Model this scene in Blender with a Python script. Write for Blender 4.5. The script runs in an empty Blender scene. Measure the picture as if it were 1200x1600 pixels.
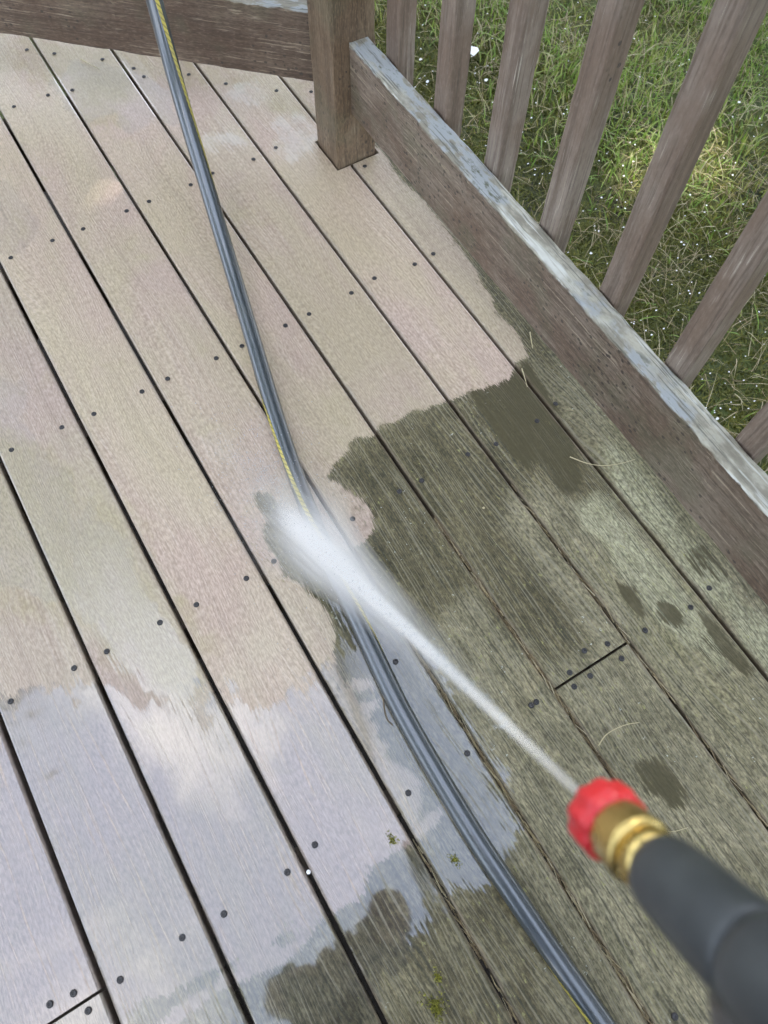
import bpy, math, random
import numpy as np
from mathutils import Vector, Matrix

random.seed(7)
rng = np.random.default_rng(11)
S = bpy.context.scene
COL = S.collection

# ------------------------------------------------------------------ camera
CAM = Vector((0.38212802, 0.36596933, 1.1160237))
R3 = ((0.85553441, -0.51764531, 0.01020787),
      (-0.46839245, -0.78223216, -0.41075706),
      (0.22061139, 0.34663551, -0.91168769))       # right, down, forward
cd = bpy.data.cameras.new('camera')
cam = bpy.data.objects.new('camera', cd)
COL.objects.link(cam)
r_, d_, f_ = (Vector(a) for a in R3)
m = Matrix.Identity(4)
for i in range(3):
    m[i][0], m[i][1], m[i][2], m[i][3] = r_[i], -d_[i], -f_[i], CAM[i]
cam.matrix_world = m
cd.sensor_fit = 'VERTICAL'
cd.sensor_height = 36.0
cd.lens = 36.0 * 1161.97 / 1600
cd.clip_start = 0.01
cd.clip_end = 500
cd.dof.use_dof = True
cd.dof.focus_distance = 1.28
cd.dof.aperture_fstop = 8.0
S.camera = cam

# ------------------------------------------------------------------ sky, sun, exposure
SUN_EL = math.radians(47)
SUN_AZ = math.atan2(0.80, 0.60)                     # from +Y towards +X
SUN = Vector((math.sin(SUN_AZ) * math.cos(SUN_EL), math.cos(SUN_AZ) * math.cos(SUN_EL), math.sin(SUN_EL)))
W = bpy.data.worlds.new('World')
S.world = W
W.use_nodes = True
wn = W.node_tree
bg = wn.nodes['Background']
sky = wn.nodes.new('ShaderNodeTexSky')
sky.sky_type = 'NISHITA'
sky.sun_disc = False
sky.sun_elevation = SUN_EL
sky.sun_rotation = SUN_AZ
sky.air_density = 1.3
sky.dust_density = 2.5
tc = wn.nodes.new('ShaderNodeTexCoord')
cn = wn.nodes.new('ShaderNodeTexNoise')
cn.inputs['Scale'].default_value = 4.2
cn.inputs['Detail'].default_value = 6
cn.inputs['Roughness'].default_value = 0.55
cr = wn.nodes.new('ShaderNodeMapRange')
cr.interpolation_type = 'SMOOTHSTEP'
cr.inputs['From Min'].default_value = 0.50
cr.inputs['From Max'].default_value = 0.68
cr.inputs['To Min'].default_value = 0.0
cr.inputs['To Max'].default_value = 0.8
hz = wn.nodes.new('ShaderNodeMix')                  # thin high haze over the whole sky
hz.data_type = 'RGBA'
hz.inputs[0].default_value = 0.55
hz.inputs[7].default_value = (14.0, 16.2, 21.0, 1)
cm = wn.nodes.new('ShaderNodeMix')                  # broken white cloud
cm.data_type = 'RGBA'
cm.inputs[7].default_value = (27.0, 26.0, 25.0, 1)
wn.links.new(tc.outputs['Generated'], cn.inputs['Vector'])
wn.links.new(cn.outputs[0], cr.inputs['Value'])
wn.links.new(sky.outputs[0], hz.inputs[6])
wn.links.new(cr.outputs[0], cm.inputs[0])
wn.links.new(hz.outputs[2], cm.inputs[6])
wn.links.new(cm.outputs[2], bg.inputs['Color'])
bg.inputs['Strength'].default_value = 0.13

sl = bpy.data.lights.new('sun', 'SUN')
sl.energy = 5.0
sl.angle = math.radians(0.53)
sl.color = (1.0, 0.93, 0.82)
so = bpy.data.objects.new('sun', sl)
COL.objects.link(so)
so.rotation_euler = SUN.to_track_quat('Z', 'Y').to_euler()

vs = S.view_settings
vs.view_transform = 'Standard'
vs.look = 'None'
vs.gamma = 1.0
vs.use_curve_mapping = False
vs.exposure = 1.05
S.render.engine = 'CYCLES'
S.cycles.use_denoising = True
S.cycles.use_adaptive_sampling = True
S.cycles.adaptive_threshold = 0.04
S.cycles.max_bounces = 6
S.cycles.diffuse_bounces = 3
S.cycles.glossy_bounces = 3
S.cycles.transmission_bounces = 5
S.cycles.transparent_max_bounces = 12
S.cycles.volume_bounces = 3
S.cycles.sample_clamp_indirect = 6.0
S.cycles.caustics_reflective = False
S.cycles.caustics_refractive = False

# ------------------------------------------------------------------ helpers
def link(o, parent=None):
    COL.objects.link(o)
    if parent is not None:
        o.parent = parent
        o.matrix_parent_inverse = Matrix.Translation(-parent.location) if parent.parent is None else Matrix.Identity(4)
    return o

def empty(name, loc=(0, 0, 0)):
    o = bpy.data.objects.new(name, None)
    o.empty_display_size = 0.05
    o.location = loc
    COL.objects.link(o)
    return o

def tag(o, label=None, cat=None, group=None, kind=None):
    if label: o['label'] = label
    if cat: o['category'] = cat
    if group: o['group'] = group
    if kind: o['kind'] = kind
    return o

def mesh(name, V, F, mat=None, smooth=False, attrs=None):
    """V (n,3) array, F (m,k) array of equal-sided faces or list of lists."""
    me = bpy.data.meshes.new(name)
    V = np.asarray(V, dtype=np.float32)
    if isinstance(F, np.ndarray):
        k = F.shape[1]
        me.vertices.add(len(V)); me.vertices.foreach_set('co', V.ravel())
        me.loops.add(F.size); me.loops.foreach_set('vertex_index', F.astype(np.int32).ravel())
        me.polygons.add(len(F))
        me.polygons.foreach_set('loop_start', np.arange(0, F.size, k, dtype=np.int32))
        me.polygons.foreach_set('loop_total', np.full(len(F), k, dtype=np.int32))
        me.update(calc_edges=True)
    else:
        me.from_pydata([tuple(map(float, v)) for v in V], [], F)
        me.update()
    if smooth:
        me.polygons.foreach_set('use_smooth', np.ones(len(me.polygons), dtype=bool))
    for n, a in (attrs or {}).items():
        a = np.asarray(a, dtype=np.float32)
        if a.ndim == 1:
            at = me.attributes.new(n, 'FLOAT', 'POINT'); at.data.foreach_set('value', a)
        else:
            at = me.attributes.new(n, 'FLOAT_VECTOR', 'POINT'); at.data.foreach_set('vector', a.ravel())
    if mat: me.materials.append(mat)
    return me

def obj(name, V, F, mat=None, parent=None, smooth=False, attrs=None):
    o = bpy.data.objects.new(name, mesh(name, V, F, mat, smooth, attrs))
    return link(o, parent)

def rings(P, closed_caps=True):
    """P (n,k,3) rings -> verts, quads (list), caps as fans of ngons."""
    n, k, _ = P.shape
    F = []
    for i in range(n - 1):
        a, b = i * k, (i + 1) * k
        for j in range(k):
            j2 = (j + 1) % k
            F.append([a + j, a + j2, b + j2, b + j])
    if closed_caps:
        F.append(list(range(k))[::-1])
        F.append([(n - 1) * k + j for j in range(k)])
    return P.reshape(-1, 3), F

def catmull(pts, per=10):
    pts = [np.array(p, float) for p in pts]
    pts = [2 * pts[0] - pts[1]] + pts + [2 * pts[-1] - pts[-2]]
    out = []
    for i in range(1, len(pts) - 2):
        p0, p1, p2, p3 = pts[i - 1:i + 3]
        for j in range(per):
            t = j / per
            out.append(0.5 * (2 * p1 + (p2 - p0) * t + (2 * p0 - 5 * p1 + 4 * p2 - p3) * t * t + (3 * p1 - p0 - 3 * p2 + p3) * t ** 3))
    out.append(pts[-2])
    return np.array(out)

def frames(path):
    T = np.gradient(path, axis=0)
    T /= np.linalg.norm(T, axis=1)[:, None]
    up = np.array([0, 0, 1.0])
    Sd = np.cross(T, up)
    Sd /= np.linalg.norm(Sd, axis=1)[:, None] + 1e-9
    N = np.cross(Sd, T)
    return T, Sd, N

def tube(path, rad, k=8, wob=0):
    path = np.asarray(path, float)
    T, Sd, N = frames(path)
    rad = np.broadcast_to(np.asarray(rad, float), (len(path),))
    a = np.linspace(0, 2 * np.pi, k, endpoint=False)
    P = path[:, None, :] + rad[:, None, None] * (np.cos(a)[None, :, None] * N[:, None, :] + np.sin(a)[None, :, None] * Sd[:, None, :])
    return P

# ------------------------------------------------------------------ node helper
class MB:
    def __init__(s, name):
        s.mat = bpy.data.materials.new(name)
        s.mat.use_nodes = True
        s.nt = s.mat.node_tree
        s.nt.nodes.clear()
        s.out = s.nt.nodes.new('ShaderNodeOutputMaterial')
    def put(s, sock, v):
        if isinstance(v, bpy.types.NodeSocket):
            s.nt.links.new(v, sock)
        elif isinstance(v, (tuple, list)):
            dv = sock.default_value
            sock.default_value = tuple(v) + (1.0,) * (len(dv) - len(v))
        else:
            sock.default_value = v
    def n(s, t, **kw):
        return s.nt.nodes.new('ShaderNode' + t)
    def math(s, op, a, b=0.0, c=0.0, clamp=False):
        n = s.n('Math'); n.operation = op; n.use_clamp = clamp
        s.put(n.inputs[0], a); s.put(n.inputs[1], b); s.put(n.inputs[2], c)
        return n.outputs[0]
    def add(s, a, b): return s.math('ADD', a, b)
    def sub(s, a, b): return s.math('SUBTRACT', a, b)
    def mul(s, a, b): return s.math('MULTIPLY', a, b)
    def mx(s, a, b): return s.math('MAXIMUM', a, b)
    def mn(s, a, b): return s.math('MINIMUM', a, b)
    def mixc(s, f, a, b, blend='MIX'):
        n = s.n('Mix'); n.data_type = 'RGBA'; n.blend_type = blend
        s.put(n.inputs[0], f); s.put(n.inputs[6], a); s.put(n.inputs[7], b)
        return n.outputs[2]
    def mixf(s, f, a, b):
        n = s.n('Mix'); n.data_type = 'FLOAT'
        s.put(n.inputs[0], f); s.put(n.inputs[2], a); s.put(n.inputs[3], b)
        return n.outputs[0]
    def noise(s, vec, scale=5.0, detail=2.0, rough=0.5, dist=0.0):
        n = s.n('TexNoise')
        if vec is not None: s.put(n.inputs['Vector'], vec)
        n.inputs['Scale'].default_value = scale
        n.inputs['Detail'].default_value = detail
        n.inputs['Roughness'].default_value = rough
        n.inputs['Distortion'].default_value = dist
        return n.outputs[0]
    def voro(s, vec, scale):
        n = s.n('TexVoronoi'); s.put(n.inputs['Vector'], vec); n.inputs['Scale'].default_value = scale
        return n.outputs['Distance']
    def step(s, v, a, b, lo=0.0, hi=1.0):
        n = s.n('MapRange'); n.interpolation_type = 'SMOOTHSTEP'
        s.put(n.inputs['Value'], v); s.put(n.inputs['From Min'], a); s.put(n.inputs['From Max'], b)
        s.put(n.inputs['To Min'], lo); s.put(n.inputs['To Max'], hi)
        return n.outputs[0]
    def sep(s, v):
        n = s.n('SeparateXYZ'); s.put(n.inputs[0], v); return n.outputs
    def comb(s, x, y, z=0.0):
        n = s.n('CombineXYZ'); s.put(n.inputs[0], x); s.put(n.inputs[1], y); s.put(n.inputs[2], z); return n.outputs[0]
    def scale(s, v, k):
        n = s.n('VectorMath'); n.operation = 'MULTIPLY'; s.put(n.inputs[0], v); s.put(n.inputs[1], k); return n.outputs[0]
    def vadd(s, v, k):
        n = s.n('VectorMath'); n.operation = 'ADD'; s.put(n.inputs[0], v); s.put(n.inputs[1], k); return n.outputs[0]
    def attr(s, name, vec=False):
        n = s.n('Attribute'); n.attribute_name = name
        return n.outputs['Vector' if vec else 'Fac']
    def pos(s): return s.n('NewGeometry').outputs['Position']
    def nor(s): return s.n('NewGeometry').outputs['Normal']
    def objco(s): return s.n('TexCoord').outputs['Object']
    def rnd(s): return s.n('ObjectInfo').outputs['Random']
    def bump(s, h, strength=0.3, dist=0.001, normal=None):
        n = s.n('Bump'); n.inputs['Strength'].default_value = strength; n.inputs['Distance'].default_value = dist
        s.put(n.inputs['Height'], h)
        if normal is not None: s.put(n.inputs['Normal'], normal)
        return n.outputs[0]
    def bsdf(s, **kw):
        n = s.n('BsdfPrincipled')
        for k, v in kw.items():
            s.put(n.inputs[k.replace('_', ' ')], v)
        return n
    def surf(s, **kw):
        n = s.bsdf(**kw); s.nt.links.new(n.outputs[0], s.out.inputs[0]); return s.mat

def simple(name, col, rough=0.5, metal=0.0, **kw):
    b = MB(name)
    return b.surf(Base_Color=col, Roughness=rough, Metallic=metal, **kw)

# ------------------------------------------------------------------ materials
def deck_material():
    b = MB('deck_wood')
    P = b.pos()
    r = b.rnd()
    v = b.vadd(P, b.comb(b.mul(r, 3.7), b.mul(r, 17.0), b.mul(r, 5.0)))
    x, y, z = b.sep(v)
    # cathedral wood grain: stretched noise on a warped cross coordinate
    warp = b.noise(b.scale(v, (9.0, 1.7, 1.0)), 1.0, 2, 0.5)
    xw = b.add(x, b.mul(b.sub(warp, 0.5), 0.075))
    g1 = b.noise(b.comb(b.mul(xw, 290), b.mul(y, 3.4)), 1.0, 2, 0.55)
    g2 = b.noise(b.comb(b.mul(xw, 640), b.mul(y, 14)), 1.0, 2, 0.6)
    rib = b.math('SINE', b.add(b.mul(xw, 1380.0), b.mul(g1, 5.0)))
    gr = b.add(b.add(b.mul(g1, 0.60), b.mul(g2, 0.40)), b.mul(rib, 0.055))            # 0..1 about .5
    fine = b.noise(v, 900, 2, 0.6)
    low = b.noise(b.scale(v, (1.0, 0.55, 1.0)), 4.5, 4, 0.6, 0.6)
    low2 = b.noise(b.vadd(v, (4.1, 2.2, 0)), 9.0, 4, 0.62, 0.4)
    mid = b.noise(b.scale(v, (1.0, 0.45, 1.0)), 34.0, 4, 0.65)
    speck = b.noise(b.scale(b.vadd(v, (8.0, 1.0, 0)), (1.0, 0.45, 1.0)), 200, 3, 0.65)
    px = b.noise(b.comb(b.mul(xw, 430), b.mul(y, 105)), 1.0, 2, 0.6)
    streak = b.noise(b.comb(b.mul(x, 42), b.mul(y, 2.6)), 1.0, 3, 0.6)
    # ---- stain masks, some with painted shade (signed distances stored on the boards, frayed by the grain)
    fray = b.add(b.mul(b.sub(gr, 0.5), 0.034), b.mul(b.sub(mid, 0.5), 0.026))
    dd = b.add(b.attr('d_dirty'), fray)
    dirty = b.step(dd, -0.0016, 0.0016)
    fray2 = b.add(b.mul(b.sub(gr, 0.5), 0.030), b.mul(b.sub(low2, 0.5), 0.08))
    wet = b.step(b.add(b.attr('d_wet'), b.add(b.mul(fray, 1.3), b.mul(b.sub(streak, .5), 0.085))), -0.003, 0.003)
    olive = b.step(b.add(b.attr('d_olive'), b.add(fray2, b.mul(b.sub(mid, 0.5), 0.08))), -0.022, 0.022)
    sage = b.step(b.add(b.attr('d_sage'), fray2), -0.012, 0.012)
    brown = b.step(b.add(b.attr('d_brown'), fray2), -0.03, 0.03)
    chalk = b.mul(b.step(b.add(b.attr('d_chalk'), b.add(fray2, b.mul(b.sub(mid, .5), .06))), -0.010, 0.014), b.step(mid, 0.35, 0.6, .25, 1))
    # ---- clean board
    c = b.mixc(b.step(low, 0.34, 0.66), (0.445, 0.340, 0.268), (0.43, 0.350, 0.228))  # tone varies at random; the yellower end also paints in tree reflections
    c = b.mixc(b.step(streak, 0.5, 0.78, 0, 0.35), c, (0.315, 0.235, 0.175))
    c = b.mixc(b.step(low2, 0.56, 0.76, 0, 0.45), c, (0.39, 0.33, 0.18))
    c = b.mixc(b.step(gr, 0.52, 0.38, 0, 0.24), c, (0.24, 0.19, 0.145))
    c = b.mixc(b.step(gr, 0.52, 0.64, 0, 0.16), c, (0.58, 0.50, 0.41))
    c = b.mixc(b.step(fine, 0.55, 0.75, 0, 0.12), c, (0.60, 0.54, 0.47))
    c = b.mixc(1.0, c, b.comb(b.step(r, 0, 1, .90, 1.06), b.step(r, 0, 1, .90, 1.05), b.step(r, 0, 1, .91, 1.03)), 'MULTIPLY')
    tan = b.step(b.add(b.attr('d_tan'), b.add(fray2, b.mul(b.sub(mid, .5), .08))), -0.02, 0.025)  # tan stain by the left railing, plus tree reflections painted on the left boards
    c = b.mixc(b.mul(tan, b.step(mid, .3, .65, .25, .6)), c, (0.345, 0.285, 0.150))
    c = b.mixc(1.0, c, b.mixc(b.step(px, .34, .66), (0.82, 0.80, 0.78), (1.13, 1.13, 1.13)), 'MULTIPLY')
    c = b.mixc(b.mul(chalk, 0.28), c, (0.66, 0.65, 0.60))
    # ---- dirty board
    g = b.mixc(b.step(mid, 0.36, 0.64), (0.155, 0.138, 0.078), (0.250, 0.222, 0.134))
    g = b.mixc(b.step(low, 0.5, 0.72, 0, 0.5), g, (0.175, 0.165, 0.075))
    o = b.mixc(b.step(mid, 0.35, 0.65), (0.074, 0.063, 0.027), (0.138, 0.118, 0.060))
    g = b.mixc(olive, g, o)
    br = b.mixc(b.step(mid, 0.35, 0.65), (0.080, 0.066, 0.030), (0.150, 0.128, 0.068))
    g = b.mixc(b.mul(brown, b.step(low2, 0.3, 0.62, 0.35, 1.0)), g, br)
    g = b.mixc(b.mul(sage, 0.8), g, b.mixc(b.step(mid, .3, .7), (0.285, 0.275, 0.165), (0.37, 0.36, 0.235)))
    g = b.mixc(0.5, g, b.mixc(1.0, g, b.mixc(b.step(speck, .36, .62), (0.45, 0.45, 0.4), (1.3, 1.28, 1.26)), 'MULTIPLY'))
    g = b.mixc(1.0, g, b.mixc(b.step(px, .32, .66), (0.60, 0.58, 0.55), (1.32, 1.30, 1.26)), 'MULTIPLY')
    # worn ridges of the embossed grain are paler, grooves hold black algae
    g = b.mixc(b.step(gr, 0.51, 0.62, 0, 0.50), g, (0.27, 0.245, 0.170))
    g = b.mixc(b.step(gr, 0.48, 0.36, 0, 0.65), g, (0.04, 0.04, 0.025))
    g = b.mixc(b.mul(b.step(speck, 0.62, 0.70), b.step(low2, 0.42, 0.6)), g, (0.27, 0.26, 0.10))
    g = b.mixc(b.mul(b.step(b.noise(v, 120, 3, 0.7), 0.66, 0.72), b.step(b.noise(v, 7, 2), 0.5, 0.6)), g, (0.47, 0.48, 0.40))
    g = b.mixc(b.step(fine, 0.60, 0.78, 0, 0.4), g, (0.38, 0.36, 0.28))
    g = b.mixc(b.mul(wet, b.step(mid, .3, .6, .65, .92)), g, (0.058, 0.048, 0.018))
    # brown bare edge where the board meets the debris-filled gap
    resid = b.mul(b.mul(b.step(b.attr('d_dirty'), -0.05, 0.0), b.step(b.add(speck, b.mul(b.sub(mid, .5), .6)), 0.60, 0.68)), 0.6)
    dirty = b.mx(dirty, resid)
    dirty = b.mul(dirty, b.sub(1.0, b.mul(b.step(dd, 0.02, 0.0), b.step(b.add(gr, b.mul(b.sub(mid, .5), .5)), 0.54, 0.64, 0, 0.5))))
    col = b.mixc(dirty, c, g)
    edge = b.attr('edge')
    col = b.mixc(b.mul(b.step(b.add(edge, b.mul(b.sub(mid, .5), 1.2)), 0.55, 1.0), 0.5), col, b.mixc(dirty, (0.30, 0.25, 0.205), (0.17, 0.125, 0.085)))
    # ---- standing water film
    fd = b.add(b.attr('d_film'), b.add(b.mul(b.sub(low2, 0.5), 0.16), b.add(b.mul(b.sub(gr, 0.5), 0.10), b.mul(b.sub(mid, .5), 0.12))))
    film = b.step(fd, -0.004, 0.006)
    fd2 = b.add(b.attr('d_film2'), b.add(b.mul(b.sub(low2, 0.5), 0.10), b.add(b.mul(b.sub(gr, 0.5), 0.05), b.mul(b.sub(mid, .5), .03))))
    film2 = b.step(fd2, -0.003, 0.004)
    film = b.mul(film, b.step(gr, 0.55, 0.66, 1.0, 0.25))
    film1 = film
    film = b.mx(film, film2)
    damp = b.mul(b.sub(1.0, dirty), b.step(b.add(low, b.mul(gr, .5)), 0.62, 0.85, 0.0, 0.5))
    coat = b.mx(film, damp)
    col = b.mixc(b.mx(b.mul(film1, 0.95), b.mul(film2, 0.18)), col, b.mixc(1.0, col, (0.58, 0.59, 0.62), 'MULTIPLY'))
    nb = b.bump(gr, 0.55, 0.0016)
    nc = b.bump(b.add(b.noise(v, 26, 0), b.mul(g1, 0.16)), 0.10, 0.0012)
    rough = b.mixf(dirty, 0.55, 0.72)
    n = b.bsdf(Base_Color=col, Roughness=rough, Normal=nb, Coat_Weight=coat, Coat_IOR=1.8,
               Coat_Roughness=b.mixf(film1, b.mixf(film2, 0.34, 0.24), 0.035), Coat_Normal=nc)
    n.inputs['Specular IOR Level'].default_value = 0.35
    b.nt.links.new(n.outputs[0], b.out.inputs[0])
    return b.mat

def paint_material(name, base, worn, bare, peel=0.5, scratch=0.5, green=0.0, spots=0.3, grit=1.0):
    """weathered brown deck paint on timber; 'gc' = (across, along, height) of the piece in metres"""
    b = MB(name)
    r = b.rnd()
    q = b.vadd(b.attr('gc', True), b.comb(b.mul(r, 2.0), b.mul(r, 13.0), b.mul(r, 5.0)))
    raw = b.sep(b.attr('gc', True))
    x, y, z = b.sep(q)
    gr = b.noise(b.comb(b.mul(x, 260), b.mul(y, 7), b.mul(z, 260)), 1.0, 3, 0.6)
    gr2 = b.noise(b.comb(b.mul(x, 80), b.mul(y, 3.2), b.mul(z, 80)), 1.0, 3, 0.6)
    low = b.noise(b.scale(q, (1, .5, 1)), 11, 4, 0.6)
    mid = b.noise(b.scale(q, (1, .4, 1)), 48, 4, 0.65)
    fine = b.noise(b.scale(q, (1, .25, 1)), 380, 3, 0.6)
    c = b.mixc(b.step(low, 0.38, 0.64), base, worn)
    c = b.mixc(b.step(gr, 0.50, 0.36, 0, 0.55), c, tuple(k * 0.4 for k in base))
    c = b.mixc(b.step(gr2, 0.48, 0.66, 0, 0.7), c, tuple(k * 0.62 for k in base))
    sm = b.mul(b.step(gr, 0.62 - 0.05 * scratch, 0.70 - 0.05 * scratch), b.step(low, 0.40, 0.56))
    c = b.mixc(b.mul(sm, 0.75), c, bare)
    if green:
        gm = b.mul(b.step(b.noise(q, 8, 3, .6), 0.5, 0.66), green)
        c = b.mixc(gm, c, (0.10, 0.115, 0.062))
    sp = b.step(b.voro(b.scale(q, (1, .8, 1)), 85), 0.26, 0.20)
    sp = b.mul(sp, b.step(b.noise(q, 9, 2), 0.56 - .1 * spots, 0.60 - .1 * spots))
    c = b.mixc(b.mul(sp, 0.85), c, (0.035, 0.028, 0.022))
    c = b.mixc(b.step(fine, 0.52, 0.68, 0, 0.45 * grit), c, tuple(min(1, k * 1.5) for k in worn))
    c = b.mixc(b.step(fine, 0.47, 0.33, 0, 0.5 * grit), c, tuple(k * 0.45 for k in base))
    # upper face: paint gone, silver timber with flakes of pale blue-white primer
    nz = b.sep(b.nor())[2]
    hb = b.add(raw[2], b.mul(b.sub(b.noise(b.scale(q, (1, .35, 1)), 60, 4, .65), 0.5), 0.022))
    top = b.mul(b.mx(b.step(nz, 0.55, 0.8), b.step(hb, -0.0065, -0.0035)), peel)
    t = b.mixc(b.step(mid, 0.36, 0.62), (0.24, 0.22, 0.165), (0.43, 0.405, 0.315))
    t = b.mixc(b.mul(b.step(low, 0.50, 0.58), b.step(mid, .40, .5)), t, (0.33, 0.345, 0.335))
    t = b.mixc(b.mul(b.step(gr2, 0.52, 0.62), b.step(low, 0.56, 0.42)), t, (0.60, 0.60, 0.53))
    t = b.mixc(b.step(gr, 0.45, 0.34, 0, 0.75), t, (0.10, 0.10, 0.075))
    t = b.mixc(b.mul(b.step(mid, .58, .68), b.step(low, .45, .6)), t, (0.12, 0.125, 0.085))
    c = b.mixc(top, c, t)
    nb = b.bump(b.add(b.mul(gr, 0.7), b.mul(gr2, 0.5)), 0.5, 0.0018)
    return b.surf(Base_Color=c, Roughness=b.mixf(top, 0.5, 0.75), Normal=nb)

M = {}
M['deck'] = deck_material()
M['rail'] = paint_material('weathered_rail_paint', (0.132, 0.090, 0.062), (0.195, 0.155, 0.115), (0.40, 0.34, 0.24), peel=1.0, scratch=0.7, green=0.30, spots=1.3)
M['rail2'] = paint_material('weathered_brown_timber', (0.088, 0.056, 0.036), (0.130, 0.094, 0.064), (0.34, 0.28, 0.20), peel=1.0, scratch=1.0, green=0.2, spots=0.4)
M['post'] = paint_material('post_paint', (0.140, 0.094, 0.055), (0.190, 0.138, 0.086), (0.33, 0.27, 0.19), peel=0.0, scratch=0.6, green=0.25, spots=0.2)
M['baluster'] = paint_material('baluster_paint', (0.178, 0.128, 0.092), (0.250, 0.205, 0.160), (0.52, 0.47, 0.38), peel=0.0, scratch=-0.1, green=0.0, spots=-1.2, grit=0.4)
M['joist'] = simple('joist_wood', (0.10, 0.075, 0.05), 0.8)

def screw_mat():
    b = MB('screw_metal')
    n = b.noise(b.pos(), 300, 2)
    return b.surf(Base_Color=b.mixc(n, (0.018, 0.016, 0.015), (0.05, 0.045, 0.042)), Roughness=0.5)
M['screw'] = screw_mat()

def hose_mat():
    b = MB('black_rubber')
    l = b.sep(b.attr('gc', True))
    weave = b.noise(b.comb(b.mul(l[0], 14), b.mul(l[1], 420)), 1.0, 2, .6)
    n = b.noise(b.pos(), 160, 3, .6)
    dirt = b.step(b.noise(b.pos(), 24, 4, .65), 0.52, 0.70)
    c = b.mixc(n, (0.020, 0.028, 0.032), (0.040, 0.050, 0.054))
    c = b.mixc(b.mul(dirt, 0.25), c, (0.08, 0.08, 0.06))
    return b.surf(Base_Color=c, Roughness=b.mixf(dirt, 0.34, 0.5), Normal=b.bump(b.add(weave, n), 0.25, 0.0006), Coat_Weight=1.0, Coat_IOR=1.7, Coat_Roughness=0.21)
M['hose'] = hose_mat()
def stripe_mat():
    b = MB('yellow_stripe')
    l = b.sep(b.attr('gc', True))
    d = b.math('FRACT', b.add(b.mul(l[1], 95), b.mul(l[0], 0.5)))
    k = b.step(d, 0.62, 0.72)
    c = b.mixc(k, (0.50, 0.42, 0.07), (0.20, 0.17, 0.04))
    return b.surf(Base_Color=b.mixc(b.step(b.noise(b.pos(), 40, 3), .4, .7, 0, .5), c, (0.25, 0.22, 0.10)), Roughness=0.4)
M['stripe'] = stripe_mat()

def brass_mat():
    b = MB('brass')
    n = b.noise(b.objco(), 90, 3)
    return b.surf(Base_Color=b.mixc(n, (0.50, 0.36, 0.11), (0.66, 0.50, 0.20)), Metallic=1.0, Roughness=b.step(n, .3, .7, .22, .38))
M['brass'] = brass_mat()
M['red'] = simple('red_plastic', (0.50, 0.018, 0.022), 0.42)
def grip_mat(name, ca, cb):
    b = MB(name)
    n = b.noise(b.objco(), 45, 4, .6)
    return b.surf(Base_Color=b.mixc(b.step(n, .35, .65), ca, cb), Roughness=0.42, Normal=b.bump(b.noise(b.objco(), 900, 2), .15, .0004))
M['black'] = grip_mat('black_plastic', (0.036, 0.040, 0.040), (0.050, 0.055, 0.054))
M['grip'] = grip_mat('grey_grip_plastic', (0.055, 0.049, 0.043), (0.080, 0.072, 0.062))
M['steel'] = simple('steel', (0.5, 0.5, 0.5), 0.3, 1.0)
M['straw'] = simple('straw', (0.46, 0.39, 0.22), 0.6)
M['twig'] = simple('brown_twig', (0.14, 0.10, 0.055), 0.7)
M['petal'] = simple('white_petal', (0.80, 0.80, 0.77), 0.6)

def leafy(name, stops, trans=0.35, rough=0.5):
    b = MB(name)
    a = b.attr('tint')
    n = b.n('ValToRGB')
    els = n.color_ramp.elements
    while len(els) < len(stops): els.new(0.5)
    for e, (p, c) in zip(els, stops):
        e.position = p; e.color = c + (1,)
    b.put(n.inputs[0], a)
    pr = b.bsdf(Base_Color=n.outputs[0], Roughness=rough)
    tr = b.n('BsdfTranslucent'); b.put(tr.inputs[0], n.outputs[0])
    mxs = b.n('MixShader'); mxs.inputs[0].default_value = trans
    b.nt.links.new(pr.outputs[0], mxs.inputs[1]); b.nt.links.new(tr.outputs[0], mxs.inputs[2])
    b.nt.links.new(mxs.outputs[0], b.out.inputs[0])
    return b.mat
M['grass'] = leafy('grass_blades', [(0, (0.105, 0.19, 0.025)), (0.45, (0.205, 0.315, 0.045)), (0.70, (0.32, 0.35, 0.085)), (0.86, (0.36, 0.33, 0.16)), (1, (0.50, 0.44, 0.26))])
M['moss'] = leafy('moss_fronds', [(0, (0.05, 0.062, 0.010)), (0.6, (0.125, 0.13, 0.018)), (1, (0.23, 0.22, 0.035))], 0.2, 0.7)
M['dry'] = leafy('dry_grass', [(0, (0.14, 0.095, 0.045)), (0.5, (0.30, 0.235, 0.115)), (1, (0.46, 0.40, 0.25))], 0.15, 0.7)
M['leaf'] = leafy('tree_leaves', [(0, (0.045, 0.085, 0.018)), (0.6, (0.085, 0.14, 0.028)), (1, (0.15, 0.18, 0.035))], 0.45, 0.45)
M['bark'] = simple('bark', (0.11, 0.085, 0.06), 0.9)

def ground_mat():
    b = MB('mossy_soil')
    p = b.pos()
    n1 = b.noise(p, 6, 5, .65); n2 = b.noise(p, 60, 4, .7); n3 = b.noise(p, 1.3, 3, .5)
    c = b.mixc(b.step(n2, .35, .65), (0.028, 0.025, 0.016), (0.075, 0.070, 0.032))
    c = b.mixc(b.step(n1, .40, .58), c, b.mixc(n2, (0.050, 0.062, 0.012), (0.115, 0.120, 0.028)))
    c = b.mixc(b.step(n3, .3, .7, 0, .5), c, (0.085, 0.13, 0.03))
    X_ = b.sep(p)
    und = b.mul(b.step(X_[0], 1.22, 1.12), b.step(b.add(X_[0], X_[1]), 2.95, 2.85))      # bare soil below the deck, no lawn; dark tone paints in the shade
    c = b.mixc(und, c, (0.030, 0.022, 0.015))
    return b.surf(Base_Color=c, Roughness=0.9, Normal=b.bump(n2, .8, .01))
M['ground'] = ground_mat()

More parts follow.
